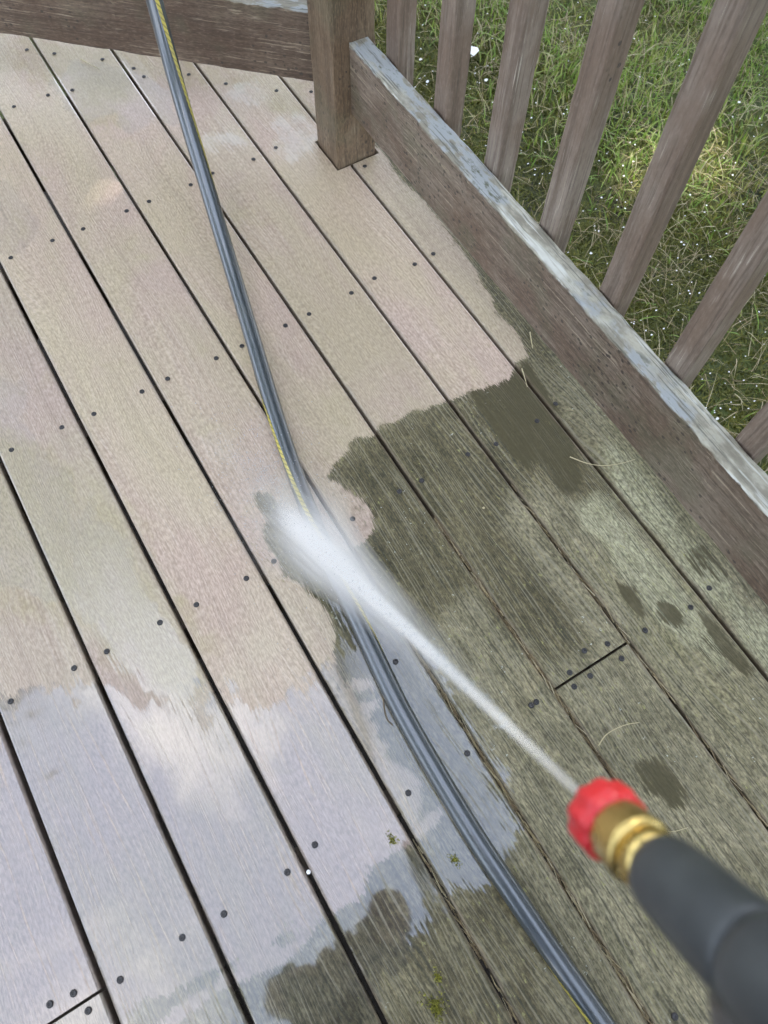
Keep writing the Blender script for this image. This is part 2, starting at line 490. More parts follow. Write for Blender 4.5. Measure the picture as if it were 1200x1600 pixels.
# ------------------------------------------------------------------ outlines of stains, painted shade and painted reflections on the deck (metres, deck plane)
STAIN_LIGHT = {
'dirty':[(1.0793,1.5067),(1.0726,1.4543),(1.0717,1.4123),(1.0776,1.3549),(1.0795,1.2931),(1.0767,1.2281),(1.0696,1.1564),(1.0581,1.0846),(1.0449,1.0271),(1.0505,0.9894),(1.0452,0.9453),(1.0379,0.9231),(1.0071,0.9219),(0.986,0.9021),(0.9569,0.9004),(0.9138,0.9103),(0.8756,0.9143),(0.8498,0.9204),(0.8141,0.9232),(0.7907,0.9326),(0.758,0.9264),(0.7284,0.9335),(0.7091,0.9227),(0.6838,0.9363),(0.6705,0.931),(0.6596,0.9186),(0.6406,0.9141),(0.6026,0.8998),(0.6122,0.8731),(0.6308,0.8371),(0.6341,0.8011),(0.6248,0.7773),(0.5991,0.7625),(0.5712,0.7598),(0.5454,0.7727),(0.5308,0.81),(0.5242,0.8323),(0.5169,0.8606),(0.5096,0.8892),(0.506,0.9186),(0.487,0.9328),(0.4777,0.9192),(0.4808,0.8929),(0.4816,0.8764),(0.465,0.8625),(0.4618,0.8384),(0.4629,0.8095),(0.46,0.7759),(0.4756,0.7517),(0.4785,0.7278),(0.4839,0.6943),(0.4816,0.6601),(0.4692,0.6363),(0.4583,0.5996),(0.4579,0.5798),(0.4706,0.5788),(0.4957,0.5593),(0.4923,0.5481),(0.4554,0.5659),(0.4575,0.5451),(0.4888,0.5349),(0.4814,0.5263),(0.4537,0.5237),(0.4645,0.5034),(0.4562,0.4843),(0.4678,0.4731),(0.4532,0.4614),(0.464,0.4405),(0.4751,0.4237),(0.4784,0.4017),(0.4676,0.3846),(0.4511,0.3635),(0.4876,0.3627),(0.4825,0.3532),(0.4442,0.3411),(0.4176,0.345),(0.3805,0.348),(0.347,0.3391),(0.3317,0.3233),(0.3002,0.3265),(0.2741,0.3284),(0.2461,0.3333),(0.2204,0.3403),(0.1957,0.3416),(0.2157,0.3261),(0.2719,0.3314),(0.2813,0.331),(0.2357,0.3107),(0.208,0.3115),(0.1763,0.3183),(0.1242,0.3271),(0.0702,0.3199),(0.0511,0.3182),(0.047,0.3324),(0.0859,0.3406),(0.151,0.3337),(0.1637,0.3426),(0.1273,0.3522),(0.0688,0.3574),(0.041,0.3679),(0.0139,0.3557),(-0.02,0.2),(-0.12,-0.1),(-0.05,-0.5),(-0.2,-1.6),(1.4,-1.6),(1.4,1.7),(1.09,1.66),(1.075,1.56)],
'wet1':[(0.9064,0.9115),(0.9928,0.9077),(1.0346,0.9185),(1.0239,0.8605),(1.0135,0.8043),(0.9976,0.7387),(0.9787,0.6778),(0.9502,0.6529),(0.924,0.6713),(0.9281,0.7294),(0.8985,0.7328),(0.8943,0.7682),(0.8947,0.8149),(0.8996,0.8692)],
'wet2':[(1.0431,0.4899),(1.0764,0.4764),(1.0767,0.4413),(1.0682,0.4046),(1.0552,0.3963),(1.0478,0.4332),(1.037,0.4702)],
'wet3':[(0.9878,0.3831),(0.9976,0.3617),(1.0045,0.3142),(1.0005,0.2732),(0.9915,0.2719),(0.9672,0.3159),(0.9721,0.3593)],
'wet4':[(0.7561,0.2703),(0.7757,0.2626),(0.7879,0.243),(0.7855,0.2122),(0.7804,0.1897),(0.7632,0.1942),(0.7571,0.2175),(0.7505,0.2434)],
'wet5':[(0.9431,0.422),(0.9565,0.4164),(0.9552,0.4027),(0.9402,0.4094)],
'wet6':[(0.8987,0.4779),(0.9137,0.4726),(0.9116,0.4494),(0.8996,0.4409),(0.8941,0.4563)],
'olive':[(1.0379,0.9231),(0.8498,0.9204),(0.7259,0.9335),(0.6057,0.9008),(0.6251,0.7798),(0.5818,0.7535),(0.5348,0.8606),(0.4886,0.9429),(0.4676,0.8675),(0.46,0.7759),(0.4816,0.6601),(0.4583,0.5996),(0.5011,0.5406),(0.5694,0.5782),(0.6387,0.5953),(0.6987,0.5956),(0.7093,0.5232),(0.7335,0.4566),(0.7974,0.4527),(0.8195,0.523),(0.8077,0.5924),(0.811,0.6684),(0.8536,0.7106),(0.9066,0.6928),(0.9287,0.6247),(0.9572,0.5676),(1.0015,0.5811),(1.0094,0.6594),(1.0348,0.7916),(1.0424,0.8976)],
'olive_shade':[(1.0831,1.5287),(1.0726,1.4543),(1.0776,1.3549),(1.0767,1.2281),(1.0581,1.0846),(1.0505,0.9894),(1.0379,0.9231),(1.0278,0.8581),(1.0445,0.7858),(1.0877,0.92),(1.1074,1.1565),(1.1198,1.4094)],  # dirt strip beside the rail, with the shade under the rail painted in
'sage':[(1.0373,0.7003),(1.0626,0.6969),(1.0686,0.6641),(1.0607,0.6118),(1.0607,0.5457),(1.0547,0.4829),(1.0541,0.4131),(1.065,0.3512),(1.0734,0.2751),(1.0116,0.2111),(1.0106,0.2784),(1.0149,0.3692),(1.0103,0.4394),(1.0092,0.5167),(1.0089,0.5903),(1.0141,0.6566)],
'sage2':[(0.9211,0.6497),(0.9732,0.6391),(0.9833,0.592),(0.9823,0.5005),(0.9823,0.4069),(0.989,0.3258),(0.9606,0.3085),(0.9366,0.369),(0.9253,0.4472),(0.9218,0.4987),(0.9341,0.5552),(0.9077,0.5972)],
'brown':[(0.4042,0.3466),(0.4597,0.3037),(0.5016,0.2419),(0.5219,0.1678),(0.5143,0.0485),(0.5007,-0.0567),(0.1056,0.1839),(0.1703,0.2576),(0.2174,0.277),(0.3022,0.3096),(0.3469,0.3355)],
'film':[(-0.0478,0.8176),(0.0442,0.805),(0.1062,0.8116),(0.1515,0.7732),(0.1912,0.711),(0.2313,0.6977),(0.2657,0.6607),(0.3064,0.68),(0.3376,0.5958),(0.3954,0.6043),(0.4548,0.613),(0.4899,0.6848),(0.5425,0.7264),(0.5782,0.6679),(0.5915,0.5766),(0.5937,0.4739),(0.584,0.3845),(0.572,0.3117),(0.5315,0.2696),(0.4727,0.2684),(0.4342,0.2648),(0.4047,0.2475),(0.3698,0.2428),(0.3372,0.2457),(0.2873,0.2509),(0.3,0.12),(0.12,0.05),(-0.15,0.1),(-0.4,0.3),(-0.45,0.8),(-0.25,0.85)],
'film2':[(0.1562,1.4412),(0.2259,1.3358),(0.209,1.195),(0.2286,1.0984),(0.1864,0.9906),(0.1595,0.8952),(0.1161,0.9454),(0.0241,1.0375)],
'film3':[(0.1893,1.0541),(0.2426,1.049),(0.2785,0.9743),(0.2611,0.8584),(0.2863,0.7486),(0.2535,0.6788),(0.2013,0.6994),(0.1671,0.7862),(0.1595,0.8952)],
'film4':[(0.5624,1.9136),(0.6446,1.8999),(0.6449,1.8311),(0.7037,1.8307),(0.7578,1.7535),(0.7779,1.9287),(0.7302,2.0307),(0.6272,2.1162),(0.5592,2.0568)],
'film5':[(0.3375,1.9129),(0.3808,1.803),(0.3886,1.6777),(0.3383,1.6118),(0.2641,1.6934)],
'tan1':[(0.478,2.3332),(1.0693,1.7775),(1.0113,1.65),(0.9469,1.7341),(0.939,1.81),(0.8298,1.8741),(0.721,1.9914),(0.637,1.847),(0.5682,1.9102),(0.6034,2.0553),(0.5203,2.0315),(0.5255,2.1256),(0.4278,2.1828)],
'tan_refl2':[(0.1408,1.3247),(0.2134,1.2069),(0.2377,1.0929),(0.1957,0.9596),(0.1324,0.8527),(0.0883,0.9261),(0.0145,0.9469)],  # this outline and the next paint in yellow tree reflections
'tan_refl3':[(0.2064,1.0842),(0.2966,1.0167),(0.2912,0.8772),(0.3155,0.7425),(0.2596,0.6697),(0.2051,0.708),(0.1626,0.8001),(0.163,0.9173)],
'chalk':[(0.8723,1.8492),(0.9534,1.8381),(0.9586,1.7865),(0.9156,1.7642),(0.8676,1.7924)],
'chalk2':[(0.7828,1.7276),(0.8382,1.7175),(0.8485,1.6778),(0.814,1.654),(0.7778,1.6863)],
'chalk3':[(0.9223,1.7022),(0.9852,1.6884),(0.9922,1.6157),(0.9493,1.5527),(0.8861,1.5899)],
'S':[(0.5522,2.1906),(0.601,2.1467),(0.6867,2.0738),(0.7353,2.0102),(0.7438,1.9731),(0.8322,1.9287),(0.8903,1.8604),(0.976,1.7835),(1.0397,1.7414),(0.463,2.0251),(0.5391,2.0229),(0.5908,2.0117),(0.3123,1.6216),(0.3969,1.6225),(0.4596,1.6201),(0.5521,1.6206),(0.6011,1.6218),(0.6928,1.6211),(0.7452,1.628),(0.8364,1.6213),(0.8924,1.6277),(1.0263,1.4858),(0.1687,1.2148),(0.2582,1.2126),(0.3157,1.2098),(0.4059,1.2098),(0.4559,1.2115),(0.5496,1.2071),(0.6015,1.2075),(0.6914,1.2078),(0.7419,1.2088),(0.8348,1.2117),(0.8907,1.22),(0.9758,1.2101),(1.0207,1.2135),(0.0238,0.8108),(0.1214,0.8092),(0.1729,0.8076),(0.26,0.8075),(0.3202,0.8047),(0.4061,0.8033),(0.4568,0.8067),(0.6016,0.8059),(0.6935,0.8092),(0.7365,0.8071),(0.8309,0.809),(0.8837,0.8008),(0.9715,0.802),(1.0206,0.8139),(0.0233,0.4022),(0.1109,0.4041),(0.1693,0.4006),(0.2642,0.401),(0.3124,0.4115),(0.4571,0.4017),(0.5388,0.5692),(0.5579,0.4033),(0.6766,0.4108),(0.6859,0.4107),(0.7545,0.4202),(0.778,0.4004),(0.7475,0.3999),(0.835,0.3966),(0.7938,0.4352),(0.8308,0.4256),(0.8939,0.4122),(0.9787,0.4043),(1.0248,0.4133),(0.6053,0.0027),(-0.0628,0.4237),(-0.033,0.4193),(-0.0241,0.3922)],
}
def sdf(poly, X, Y):
    p = np.array(poly); q = np.roll(p, -1, axis=0)
    d2 = np.full(X.shape, 1e9); ins = np.zeros(X.shape, bool)
    for (ax, ay), (bx, by) in zip(p, q):
        ex, ey = bx - ax, by - ay
        t = np.clip(((X - ax) * ex + (Y - ay) * ey) / (ex * ex + ey * ey + 1e-12), 0, 1)
        d2 = np.minimum(d2, (X - ax - t * ex) ** 2 + (Y - ay - t * ey) ** 2)
        c = (ay > Y) != (by > Y)
        ins ^= c & (X < ex * (Y - ay) / (ey if abs(ey) > 1e-9 else 1e-9) + ax)
    d = np.sqrt(d2)
    return np.where(ins, d, -d)
def union(names, X, Y):
    return np.clip(np.max([sdf(STAIN_LIGHT[n], X, Y) for n in names], axis=0), -0.3, 0.3)

# ------------------------------------------------------------------ ground
GZ = -0.45
def hgt(x, y):
    return GZ + 0.018 * np.sin(x * 2.3 + 1) * np.sin(y * 1.9) + 0.010 * np.sin(x * 7.1 + y * 3.3) + 0.006 * np.sin(x * 17 - y * 13)
gx = np.concatenate([np.linspace(-60, -6, 10), np.linspace(-5, 8, 131), np.linspace(9, 60, 10)])
gy = np.concatenate([np.linspace(-60, -6, 10), np.linspace(-5, 8, 131), np.linspace(9, 60, 10)])
X, Y = np.meshgrid(gx, gy, indexing='ij')
near = np.exp(-((X / 9) ** 2 + (Y / 9) ** 2))
Vg = np.stack([X, Y, GZ + (hgt(X, Y) - GZ) * near], -1).reshape(-1, 3)
nx, ny = len(gx), len(gy)
I = (np.arange(nx - 1)[:, None] * ny + np.arange(ny - 1)[None]).ravel()
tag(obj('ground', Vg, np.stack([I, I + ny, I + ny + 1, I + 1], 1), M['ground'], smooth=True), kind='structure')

# ------------------------------------------------------------------ deck
P = 0.1435
GAP = 0.0068
deck = tag(empty('deck', (0.4, 0.6, 0)), kind='structure')
NX0, NX1, NY0, NY1 = 0.9715, 1.0715, 1.5035, 1.6025          # hole round the post
def y_end(x): return 2.86 - x
boards = []
def board(k, y0, y1=None):
    g = GAP if k < 3 else GAP - 0.0012
    a, b_ = k * P + g / 2 + 0.0008, (k + 1) * P - g / 2 + 0.0008
    offs = [(0, -0.026), (0, -0.0034), (0.0010, -0.0011), (0.0034, 0.0)]
    inner = list(np.linspace(a + 0.0105, b_ - 0.0105, 14))
    if k in (6, 7):
        e = NX0 if k == 6 else NX1
        j = int(np.argmin([abs(t - e) for t in inner])); inner[j] = e
    xs = [a + o for o, _ in offs] + inner + [b_ - o for o, _ in offs[::-1]]
    zs = [z for _, z in offs] + [0.0] * len(inner) + [z for _, z in offs[::-1]]
    ylim = 1.69
    if y1 is None:
        ys = list(np.arange(y0, ylim, 0.009))
        for e in (NY0, NY1):
            ys[int(np.argmin([abs(t - e) for t in ys]))] = e
        ys.append(ylim); tail = np.linspace(0, 1, 70)[1:]
    else:
        ys = list(np.arange(y0, y1 - 0.004, 0.009)) + [y1]; tail = []
    xs = np.array(xs); zs = np.array(zs); n = len(xs)
    rows = [np.stack([xs, np.full(n, y), zs], 1) for y in ys]
    for t in tail:
        rows.append(np.stack([xs, ylim + (y_end(xs) - ylim) * t, zs], 1))
    Q = np.array(rows)
    ph = k * 1.7
    u = (Q[..., 0] - (a + b_) / 2) / (b_ - a) * 2
    Q[..., 2] += 0.00035 * np.sin(Q[..., 1] * 5.1 + ph) + 0.0004 * u * np.sin(Q[..., 1] * 3.3 + 2 * ph) + 0.0005 * (u ** 2 - 1) * np.sin(ph * 3)
    m_ = len(rows)
    V = Q.reshape(-1, 3)
    F = []
    for i in range(m_ - 1):
        for j in range(n - 1):
            c = Q[i:i + 2, j:j + 2].reshape(-1, 3).mean(0)
            if k in (6, 7) and y1 is None and NX0 < c[0] < NX1 and NY0 < c[1] < NY1:
                continue
            F.append([i * n + j, i * n + j + 1, (i + 1) * n + j + 1, (i + 1) * n + j])
    V = list(map(tuple, V))
    # end grain
    for i, flip in ((0, 0), (m_ - 1, 1)):
        base = len(V)
        for j in range(n): V.append((Q[i, j, 0], Q[i, j, 1], min(-0.026, Q[i, j, 2])))
        for j in range(n - 1):
            f = [i * n + j, base + j, base + j + 1, i * n + j + 1]
            F.append(f if not flip else f[::-1])
    if k in (6, 7) and y1 is None:
        xw = [x for x in xs if NX0 - 1e-6 <= x <= NX1 + 1e-6]
        x0_, x1_ = min(xw), max(xw)
        for (p, q) in (((x0_, NY0), (x1_, NY0)), ((x0_, NY1), (x1_, NY1)), ((NX0 if k == 6 else NX1, NY0), (NX0 if k == 6 else NX1, NY1))):
            s_ = len(V)
            V += [(p[0], p[1], 0), (q[0], q[1], 0), (q[0], q[1], -0.026), (p[0], p[1], -0.026)]
            F.append([s_, s_ + 1, s_ + 2, s_ + 3])
    V = np.array(V)
    A = dict(d_dirty=union(['dirty'], V[:, 0], V[:, 1]), d_wet=union(['wet1', 'wet2', 'wet3', 'wet4', 'wet5', 'wet6'], V[:, 0], V[:, 1]),
             d_olive=union(['olive', 'olive_shade'], V[:, 0], V[:, 1]), d_sage=union(['sage', 'sage2'], V[:, 0], V[:, 1]), d_brown=union(['brown'], V[:, 0], V[:, 1]),
             d_tan=union(['tan1', 'tan_refl2', 'tan_refl3'], V[:, 0], V[:, 1]), d_chalk=union(['chalk', 'chalk2', 'chalk3'], V[:, 0], V[:, 1]), d_film=union(['film'], V[:, 0], V[:, 1]),
             d_film2=union(['film2', 'film3', 'film4', 'film5'], V[:, 0], V[:, 1]),
             edge=np.clip(1 - np.minimum(V[:, 0] - a, b_ - V[:, 0]) / 0.012, 0, 1))
    o = obj('deck_board', V, F, M['deck'], deck, smooth=False, attrs=A)
    boards.append((a, b_, y0, 9 if y1 is None else y1, o))
    return o
for k in range(-4, 8):
    if k == 5:
        board(k, -1.5, 0.4095); board(k, 0.4135)
    elif k == -1:
        board(k, -1.5, 0.402); board(k, 0.406)
    else:
        board(k, -1.5)
# screws
def screw_mesh():
    k = 14
    a = np.linspace(0, 2 * np.pi, k, endpoint=False)
    c = np.stack([np.cos(a), np.sin(a)], 1)
    prof = [(0.0046, 0.0002), (0.0044, 0.0006), (0.0038, 0.0003), (0.0034, 0.0011), (0.0018, 0.0013), (0.0015, 0.0004)]
    Pq = np.array([np.concatenate([c * r, np.full((k, 1), z)], 1) for r, z in prof])
    V, F = rings(Pq, False); F.append([(len(prof) - 1) * k + j for j in range(k)])
    return mesh('screw', V, F, M['screw'])
sm = screw_mesh()
spots = list(STAIN_LIGHT['S'])
for k in range(-4, -1):
    for rr in range(-2, 6):
        spots += [((k + .5) * P - 0.046, rr * 0.4044), ((k + .5) * P + 0.046, rr * 0.4044)]
for (x, y) in spots:
    for a, b_, y0, y1, o in boards:
        if a - 0.004 < x < b_ + 0.004 and y0 <= y <= y1:
            s_ = bpy.data.objects.new('screw', sm)
            s_.location = (min(max(x, a + 0.01), b_ - 0.01), y, random.uniform(0.0003, 0.0007))
            s_.rotation_euler = (random.uniform(-.05, .05), random.uniform(-.05, .05), random.uniform(0, 6.28))
            COL.objects.link(s_); s_.parent = o
            break
# joists and rim below the boards
for rr in range(-3, 7):
    y = rr * 0.4044
    x1 = min(1.13, 2.80 - y)
    V = np.array([[x, yy, z] for x in (-0.6, x1) for yy in (y - 0.019, y + 0.019) for z in (-0.2, -0.0275)])
    obj('joist', V, [[0, 1, 3, 2], [4, 6, 7, 5], [0, 4, 5, 1], [2, 3, 7, 6], [1, 5, 7, 3], [0, 2, 6, 4]], M['joist'], deck)

# ------------------------------------------------------------------ timber pieces
def beam(name, p0, p1, w, h, mat, parent, side, up, bev=0.004, seg=0.02, jit=0.0006, chip=0.0, seed=0):
    """bar from p0 to p1 (centre line); w along side, h along up; 'gc' carries piece coordinates, height measured from its top."""
    rg = np.random.default_rng(seed)
    p0, p1, side, up = (np.array(v, float) for v in (p0, p1, side, up))
    L = np.linalg.norm(p1 - p0); n = max(2, int(L / seg) + 1)
    cs = []
    for sx, sy, a0 in ((1, 1, 0), (-1, 1, 90), (-1, -1, 180), (1, -1, 270)):
        for t in (0, 45, 90):
            an = math.radians(a0 + t)
            cs.append((sx * (w / 2 - bev) + bev * math.cos(an), sy * (h / 2 - bev) + bev * math.sin(an)))
    cs = np.array(cs); k = len(cs)
    ts = np.linspace(0, 1, n)
    Pq = np.zeros((n, k, 3)); G = np.zeros((n, k, 3))
    for i, t in enumerate(ts):
        c = cs + rg.normal(0, jit, (k, 2))
        if chip:
            ch = np.abs(rg.normal(0, chip, k))
            ch *= np.array([1 if abs(q[1]) > h / 2 - bev * 1.01 and q[1] > 0 else 0.25 for q in cs])
            c -= np.sign(cs) * ch[:, None] * 0.5
        o_ = p0 + (p1 - p0) * t
        Pq[i] = o_ + c[:, :1] * side + c[:, 1:] * up
        G[i, :, 0] = c[:, 0]; G[i, :, 1] = t * L; G[i, :, 2] = c[:, 1] - h / 2
    V, F = rings(Pq)
    return obj(name, V, F, mat, parent, attrs={'gc': G.reshape(-1, 3)})

XA, YA, ZA = np.eye(3)
TOP = 0.96
post = empty('railing_post', (1.021, 1.553, -0.45))
beam('shaft', (1.021, 1.553, GZ - 0.02), (1.021, 1.553, 1.05), 0.090, 0.090, M['post'], post, XA, YA, bev=0.0045, jit=0.0005, seed=1)
beam('cap', (1.021, 1.553, 1.051), (1.021, 1.553, 1.075), 0.115, 0.115, M['post'], post, XA, YA, bev=0.004, seg=0.012, seed=2)
tag(post, 'square brown corner post rising through the deck boards', 'post')

rr_ = empty('railing', (1.07, 0.6, 0.0))
beam('bottom_rail', (1.030, 1.507, 0.184), (1.030, -1.4, 0.184), 0.040, 0.140, M['rail'], rr_, XA, ZA, bev=0.0035, jit=0.0005, chip=0.0012, seed=3)
beam('top_rail', (1.030, 1.507, TOP - 0.07), (1.030, -1.4, TOP - 0.07), 0.040, 0.140, M['rail'], rr_, XA, ZA, bev=0.0035, jit=0.0005, chip=0.001, seed=4)
for i, y in enumerate([1.433, 1.278, 1.126, 0.974, 0.823, 0.673, 0.5275, 0.376, 0.225, 0.074, -0.077, -0.228, -0.379]):
    beam('baluster', (1.0715, y, 0.135), (1.0715, y, TOP + 0.02), 0.038, 0.038, M['baluster'], rr_, XA, YA, bev=0.0035, jit=0.0003, seed=20 + i)
tag(rr_, 'weathered brown railing with peeling rail beside the grass', 'railing')

lr = empty('railing', (0.75, 1.87, 0.0))
dv = np.array([-0.7283, 0.6853, 0]); nv = np.array([0.6853, 0.7283, 0])
s0 = np.array([0.998, 1.617, 0]) + nv * 0.0205
s1 = s0 + dv * 2.2
s0b = s0 - dv * 0.01
beam('bottom_rail', s0b + ZA * 0.184, s1 + ZA * 0.184, 0.040, 0.140, M['rail2'], lr, nv, ZA, bev=0.0035, jit=0.0006, chip=0.0012, seed=5)
beam('top_rail', s0b + ZA * (TOP - 0.07), s1 + ZA * (TOP - 0.07), 0.040, 0.140, M['rail2'], lr, nv, ZA, bev=0.0035, jit=0.0006, chip=0.001, seed=6)
for i in range(12):
    c = s0 + dv * (0.13 + 0.151 * i) + nv * 0.0405
    beam('baluster', c + ZA * 0.135, c + ZA * (TOP + 0.02), 0.038, 0.038, M['baluster'], lr, nv, dv, bev=0.0035, jit=0.0003, seed=50 + i)
tag(lr, 'dark brown weathered railing running behind the hose from the post', 'railing')

# ------------------------------------------------------------------ garden hose
HP = [[0.56, -0.9, 0.014], [0.535, -0.55, 0.014], [0.5275, -0.25, 0.014], [0.5232, -0.0036, 0.014], [0.5208, 0.0475, 0.014], [0.5136, 0.1364, 0.014], [0.5081, 0.2253, 0.014],
      [0.5044, 0.3138, 0.014], [0.5044, 0.4106, 0.014], [0.5076, 0.512, 0.014], [0.5175, 0.6162, 0.014], [0.5255, 0.6947, 0.014], [0.536, 0.7879, 0.0145],
      [0.5519, 0.889, 0.017], [0.5806, 1.0286, 0.026], [0.6192, 1.1914, 0.045], [0.6546, 1.3425, 0.076], [0.684, 1.4735, 0.13], [0.7118, 1.5985, 0.21],
      [0.731, 1.674, 0.325], [0.745, 1.722, 0.5], [0.752, 1.757, 0.72], [0.757, 1.79, 0.90], [0.763, 1.83, 0.972], [0.776, 1.862, 0.978], [0.80, 1.91, 0.93],
      [0.83, 1.955, 0.70], [0.86, 2.0, 0.2], [0.90, 2.05, -0.25], [1.0, 2.15, -0.42], [1.3, 2.6, -0.435], [1.9, 3.6, -0.43]]
HR = 0.0144
path = catmull(HP, 14)
T_, S_, N_ = frames(path)
seg = np.concatenate([[0], np.cumsum(np.linalg.norm(np.diff(path, axis=0), axis=1))])
k = 22
ang = np.linspace(0, 2 * np.pi, k, endpoint=False)
Pq = path[:, None, :] + HR * (np.cos(ang)[None, :, None] * N_[:, None, :] + np.sin(ang)[None, :, None] * S_[:, None, :])
G = np.zeros_like(Pq); G[..., 0] = np.minimum(ang, 2 * np.pi - ang)[None]; G[..., 1] = seg[:, None]
V, F = rings(Pq)
hose = empty('garden_hose', (0.52, 0.6, 0.0))
obj('tube', V, F, M['hose'], hose, smooth=True, attrs={'gc': G.reshape(-1, 3)})
# the yellow line winds slowly round the hose
ctl = [(0, 13.5), (3, 11.9), (4.6, 11.2), (7, 9.5), (10, 7.5), (11, 6.8), (12, 6.3), (13, 5.7), (14, 5.1), (15.5, 3.1), (17, 1.3), (18, 0.85), (19, 0.3), (20, -0.1), (31, -4.0)]
# angle measured from the top of the hose towards its right side as it runs away from the viewer
th = np.interp(np.arange(len(path)) / 14.0, [c[0] for c in ctl], [c[1] for c in ctl])
w_ = np.linspace(-0.23, 0.23, 4)
A_ = th[:, None] + w_[None]
Rr = HR + 0.0003
Pq = path[:, None, :] + Rr * (np.cos(A_)[..., None] * N_[:, None, :] + np.sin(A_)[..., None] * S_[:, None, :])
G = np.zeros_like(Pq); G[..., 0] = (w_ * 3.7)[None]; G[..., 1] = seg[:, None]
n, k = Pq.shape[:2]
I = (np.arange(n - 1)[:, None] * k + np.arange(k - 1)[None]).ravel()
obj('stripe', Pq.reshape(-1, 3), np.stack([I, I + 1, I + k + 1, I + k], 1), M['stripe'], hose, smooth=True, attrs={'gc': G.reshape(-1, 3)})
tag(hose, 'black rubber garden hose with a yellow stripe lying across the deck', 'hose')

# ------------------------------------------------------------------ pressure washer gun
IMP = Vector((0.5081, 0.8819, 0.0))
NOZ = Vector((0.4588, 0.3357, 0.8182))
JET = (IMP - NOZ); JL = JET.length; JET.normalize()
gun = empty('pressure_washer_gun', NOZ)
ez = -JET
ex = Vector((0, 0, 1)).cross(ez).normalized()
ey = ez.cross(ex)
FR = np.array([ex, ey, ez])
def glathe(name, prof, mat, k=36, lobes=0, amp=0.0, parent=None, sy=1.0, lob_from=None):
    a = np.linspace(0, 2 * np.pi, k, endpoint=False)
    Pq = []
    for i, (z, r) in enumerate(prof):
        rr = r * (1 + (amp * np.cos(lobes * a) if lobes and (lob_from is None or i in lob_from) else 0))
        Pq.append(np.stack([rr * np.cos(a), rr * np.sin(a) * sy, np.full(k, z + (0.006 if name != 'nozzle_insert' else 0.0))], 1))
    V, F = rings(np.array(Pq))
    V = V @ FR + np.array(NOZ)
    o = obj(name, V, F, mat, parent or gun, smooth=True)
    return o
glathe('nozzle_tip', [(0.002, 0.0052), (-0.003, 0.0085), (-0.0035, 0.0118), (-0.001, 0.0133), (0.006, 0.0136), (0.0095, 0.0128), (0.0115, 0.0105)], M['red'], k=60, lobes=10, amp=0.045, lob_from=(1, 2, 3, 4, 5))
glathe('nozzle_insert', [(0.010, 0.0030), (0.0005, 0.0034), (0.0, 0.0028), (0.0012, 0.0012)], M['steel'], k=20)
glathe('coupler_collar', [(0.0095, 0.0098), (0.0108, 0.0113), (0.0125, 0.0117), (0.0205, 0.0117), (0.0222, 0.0121), (0.0242, 0.0121), (0.0252, 0.0112), (0.0256, 0.0100)], M['brass'])
glathe('coupler_ring', [(0.0250, 0.0092), (0.0268, 0.0106), (0.0300, 0.0110), (0.0330, 0.0106), (0.0345, 0.0092)], M['brass'])
glathe('barrel', [(0.0335, 0.0098), (0.0345, 0.0112), (0.0380, 0.0124), (0.0460, 0.0131), (0.0600, 0.0138), (0.0740, 0.0144), (0.0765, 0.0141), (0.0775, 0.0132)], M['black'], sy=1.06)
glathe('body', [(0.0772, 0.0130), (0.0785, 0.0148), (0.0830, 0.0158), (0.1000, 0.0178), (0.1400, 0.0180), (0.2000, 0.0185), (0.2300, 0.0170), (0.2400, 0.0100)], M['black'], sy=1.08)
# trigger guard and grip hang under the body
def gpath(name, pts, rad, mat, k=14):
    pts = np.array([np.array(NOZ) + p[0] * np.array(ex) + p[1] * np.array(ey) + p[2] * np.array(ez) for p in pts])
    V, F = rings(tube(catmull(pts, 6), np.interp(np.linspace(0, 1, (len(pts) - 1) * 6 + 1), np.linspace(0, 1, len(rad)), rad), k))
    return obj(name, V, F, mat, gun, smooth=True)
gpath('trigger_guard', [(-0.004, -0.012, 0.080), (-0.007, -0.024, 0.086), (-0.008, -0.036, 0.105), (-0.006, -0.046, 0.14), (-0.004, -0.050, 0.18)], [0.0105, 0.0125, 0.013, 0.012, 0.010], M['grip'])
gpath('grip', [(0, -0.010, 0.215), (0, -0.045, 0.225), (0, -0.085, 0.245), (0, -0.12, 0.27)], [0.017, 0.018, 0.018, 0.016], M['grip'])
tag(gun, 'black pressure washer gun with brass coupler and red nozzle tip', 'spray gun')

# ------------------------------------------------------------------ water spray
def vol_mat(name, build):
    b = MB(name)
    dens = build(b)
    n = b.n('VolumePrincipled')
    n.inputs['Color'].default_value = (1.0, 0.985, 0.955, 1)
    n.inputs['Anisotropy'].default_value = 0.2
    b.put(n.inputs['Density'], dens)
    b.nt.links.new(n.outputs[0], b.out.inputs['Volume'])
    try: b.mat.cycles.volume_step_rate = 0.25
    except Exception: pass
    return b.mat
spray = tag(empty('water_spray', IMP), 'white jet of pressurised water bursting into mist on the deck', 'water spray', kind='stuff')
def placed(name, V, F, mat, loc, q, parent, smooth=True):
    o = bpy.data.objects.new(name, mesh(name, V, F, mat, smooth))
    COL.objects.link(o); o.parent = parent
    o.matrix_parent_inverse = Matrix.Translation(-parent.location)
    o.location = loc; o.rotation_mode = 'QUATERNION'; o.rotation_quaternion = q
    return o
jq = JET.to_track_quat('Z', 'Y')
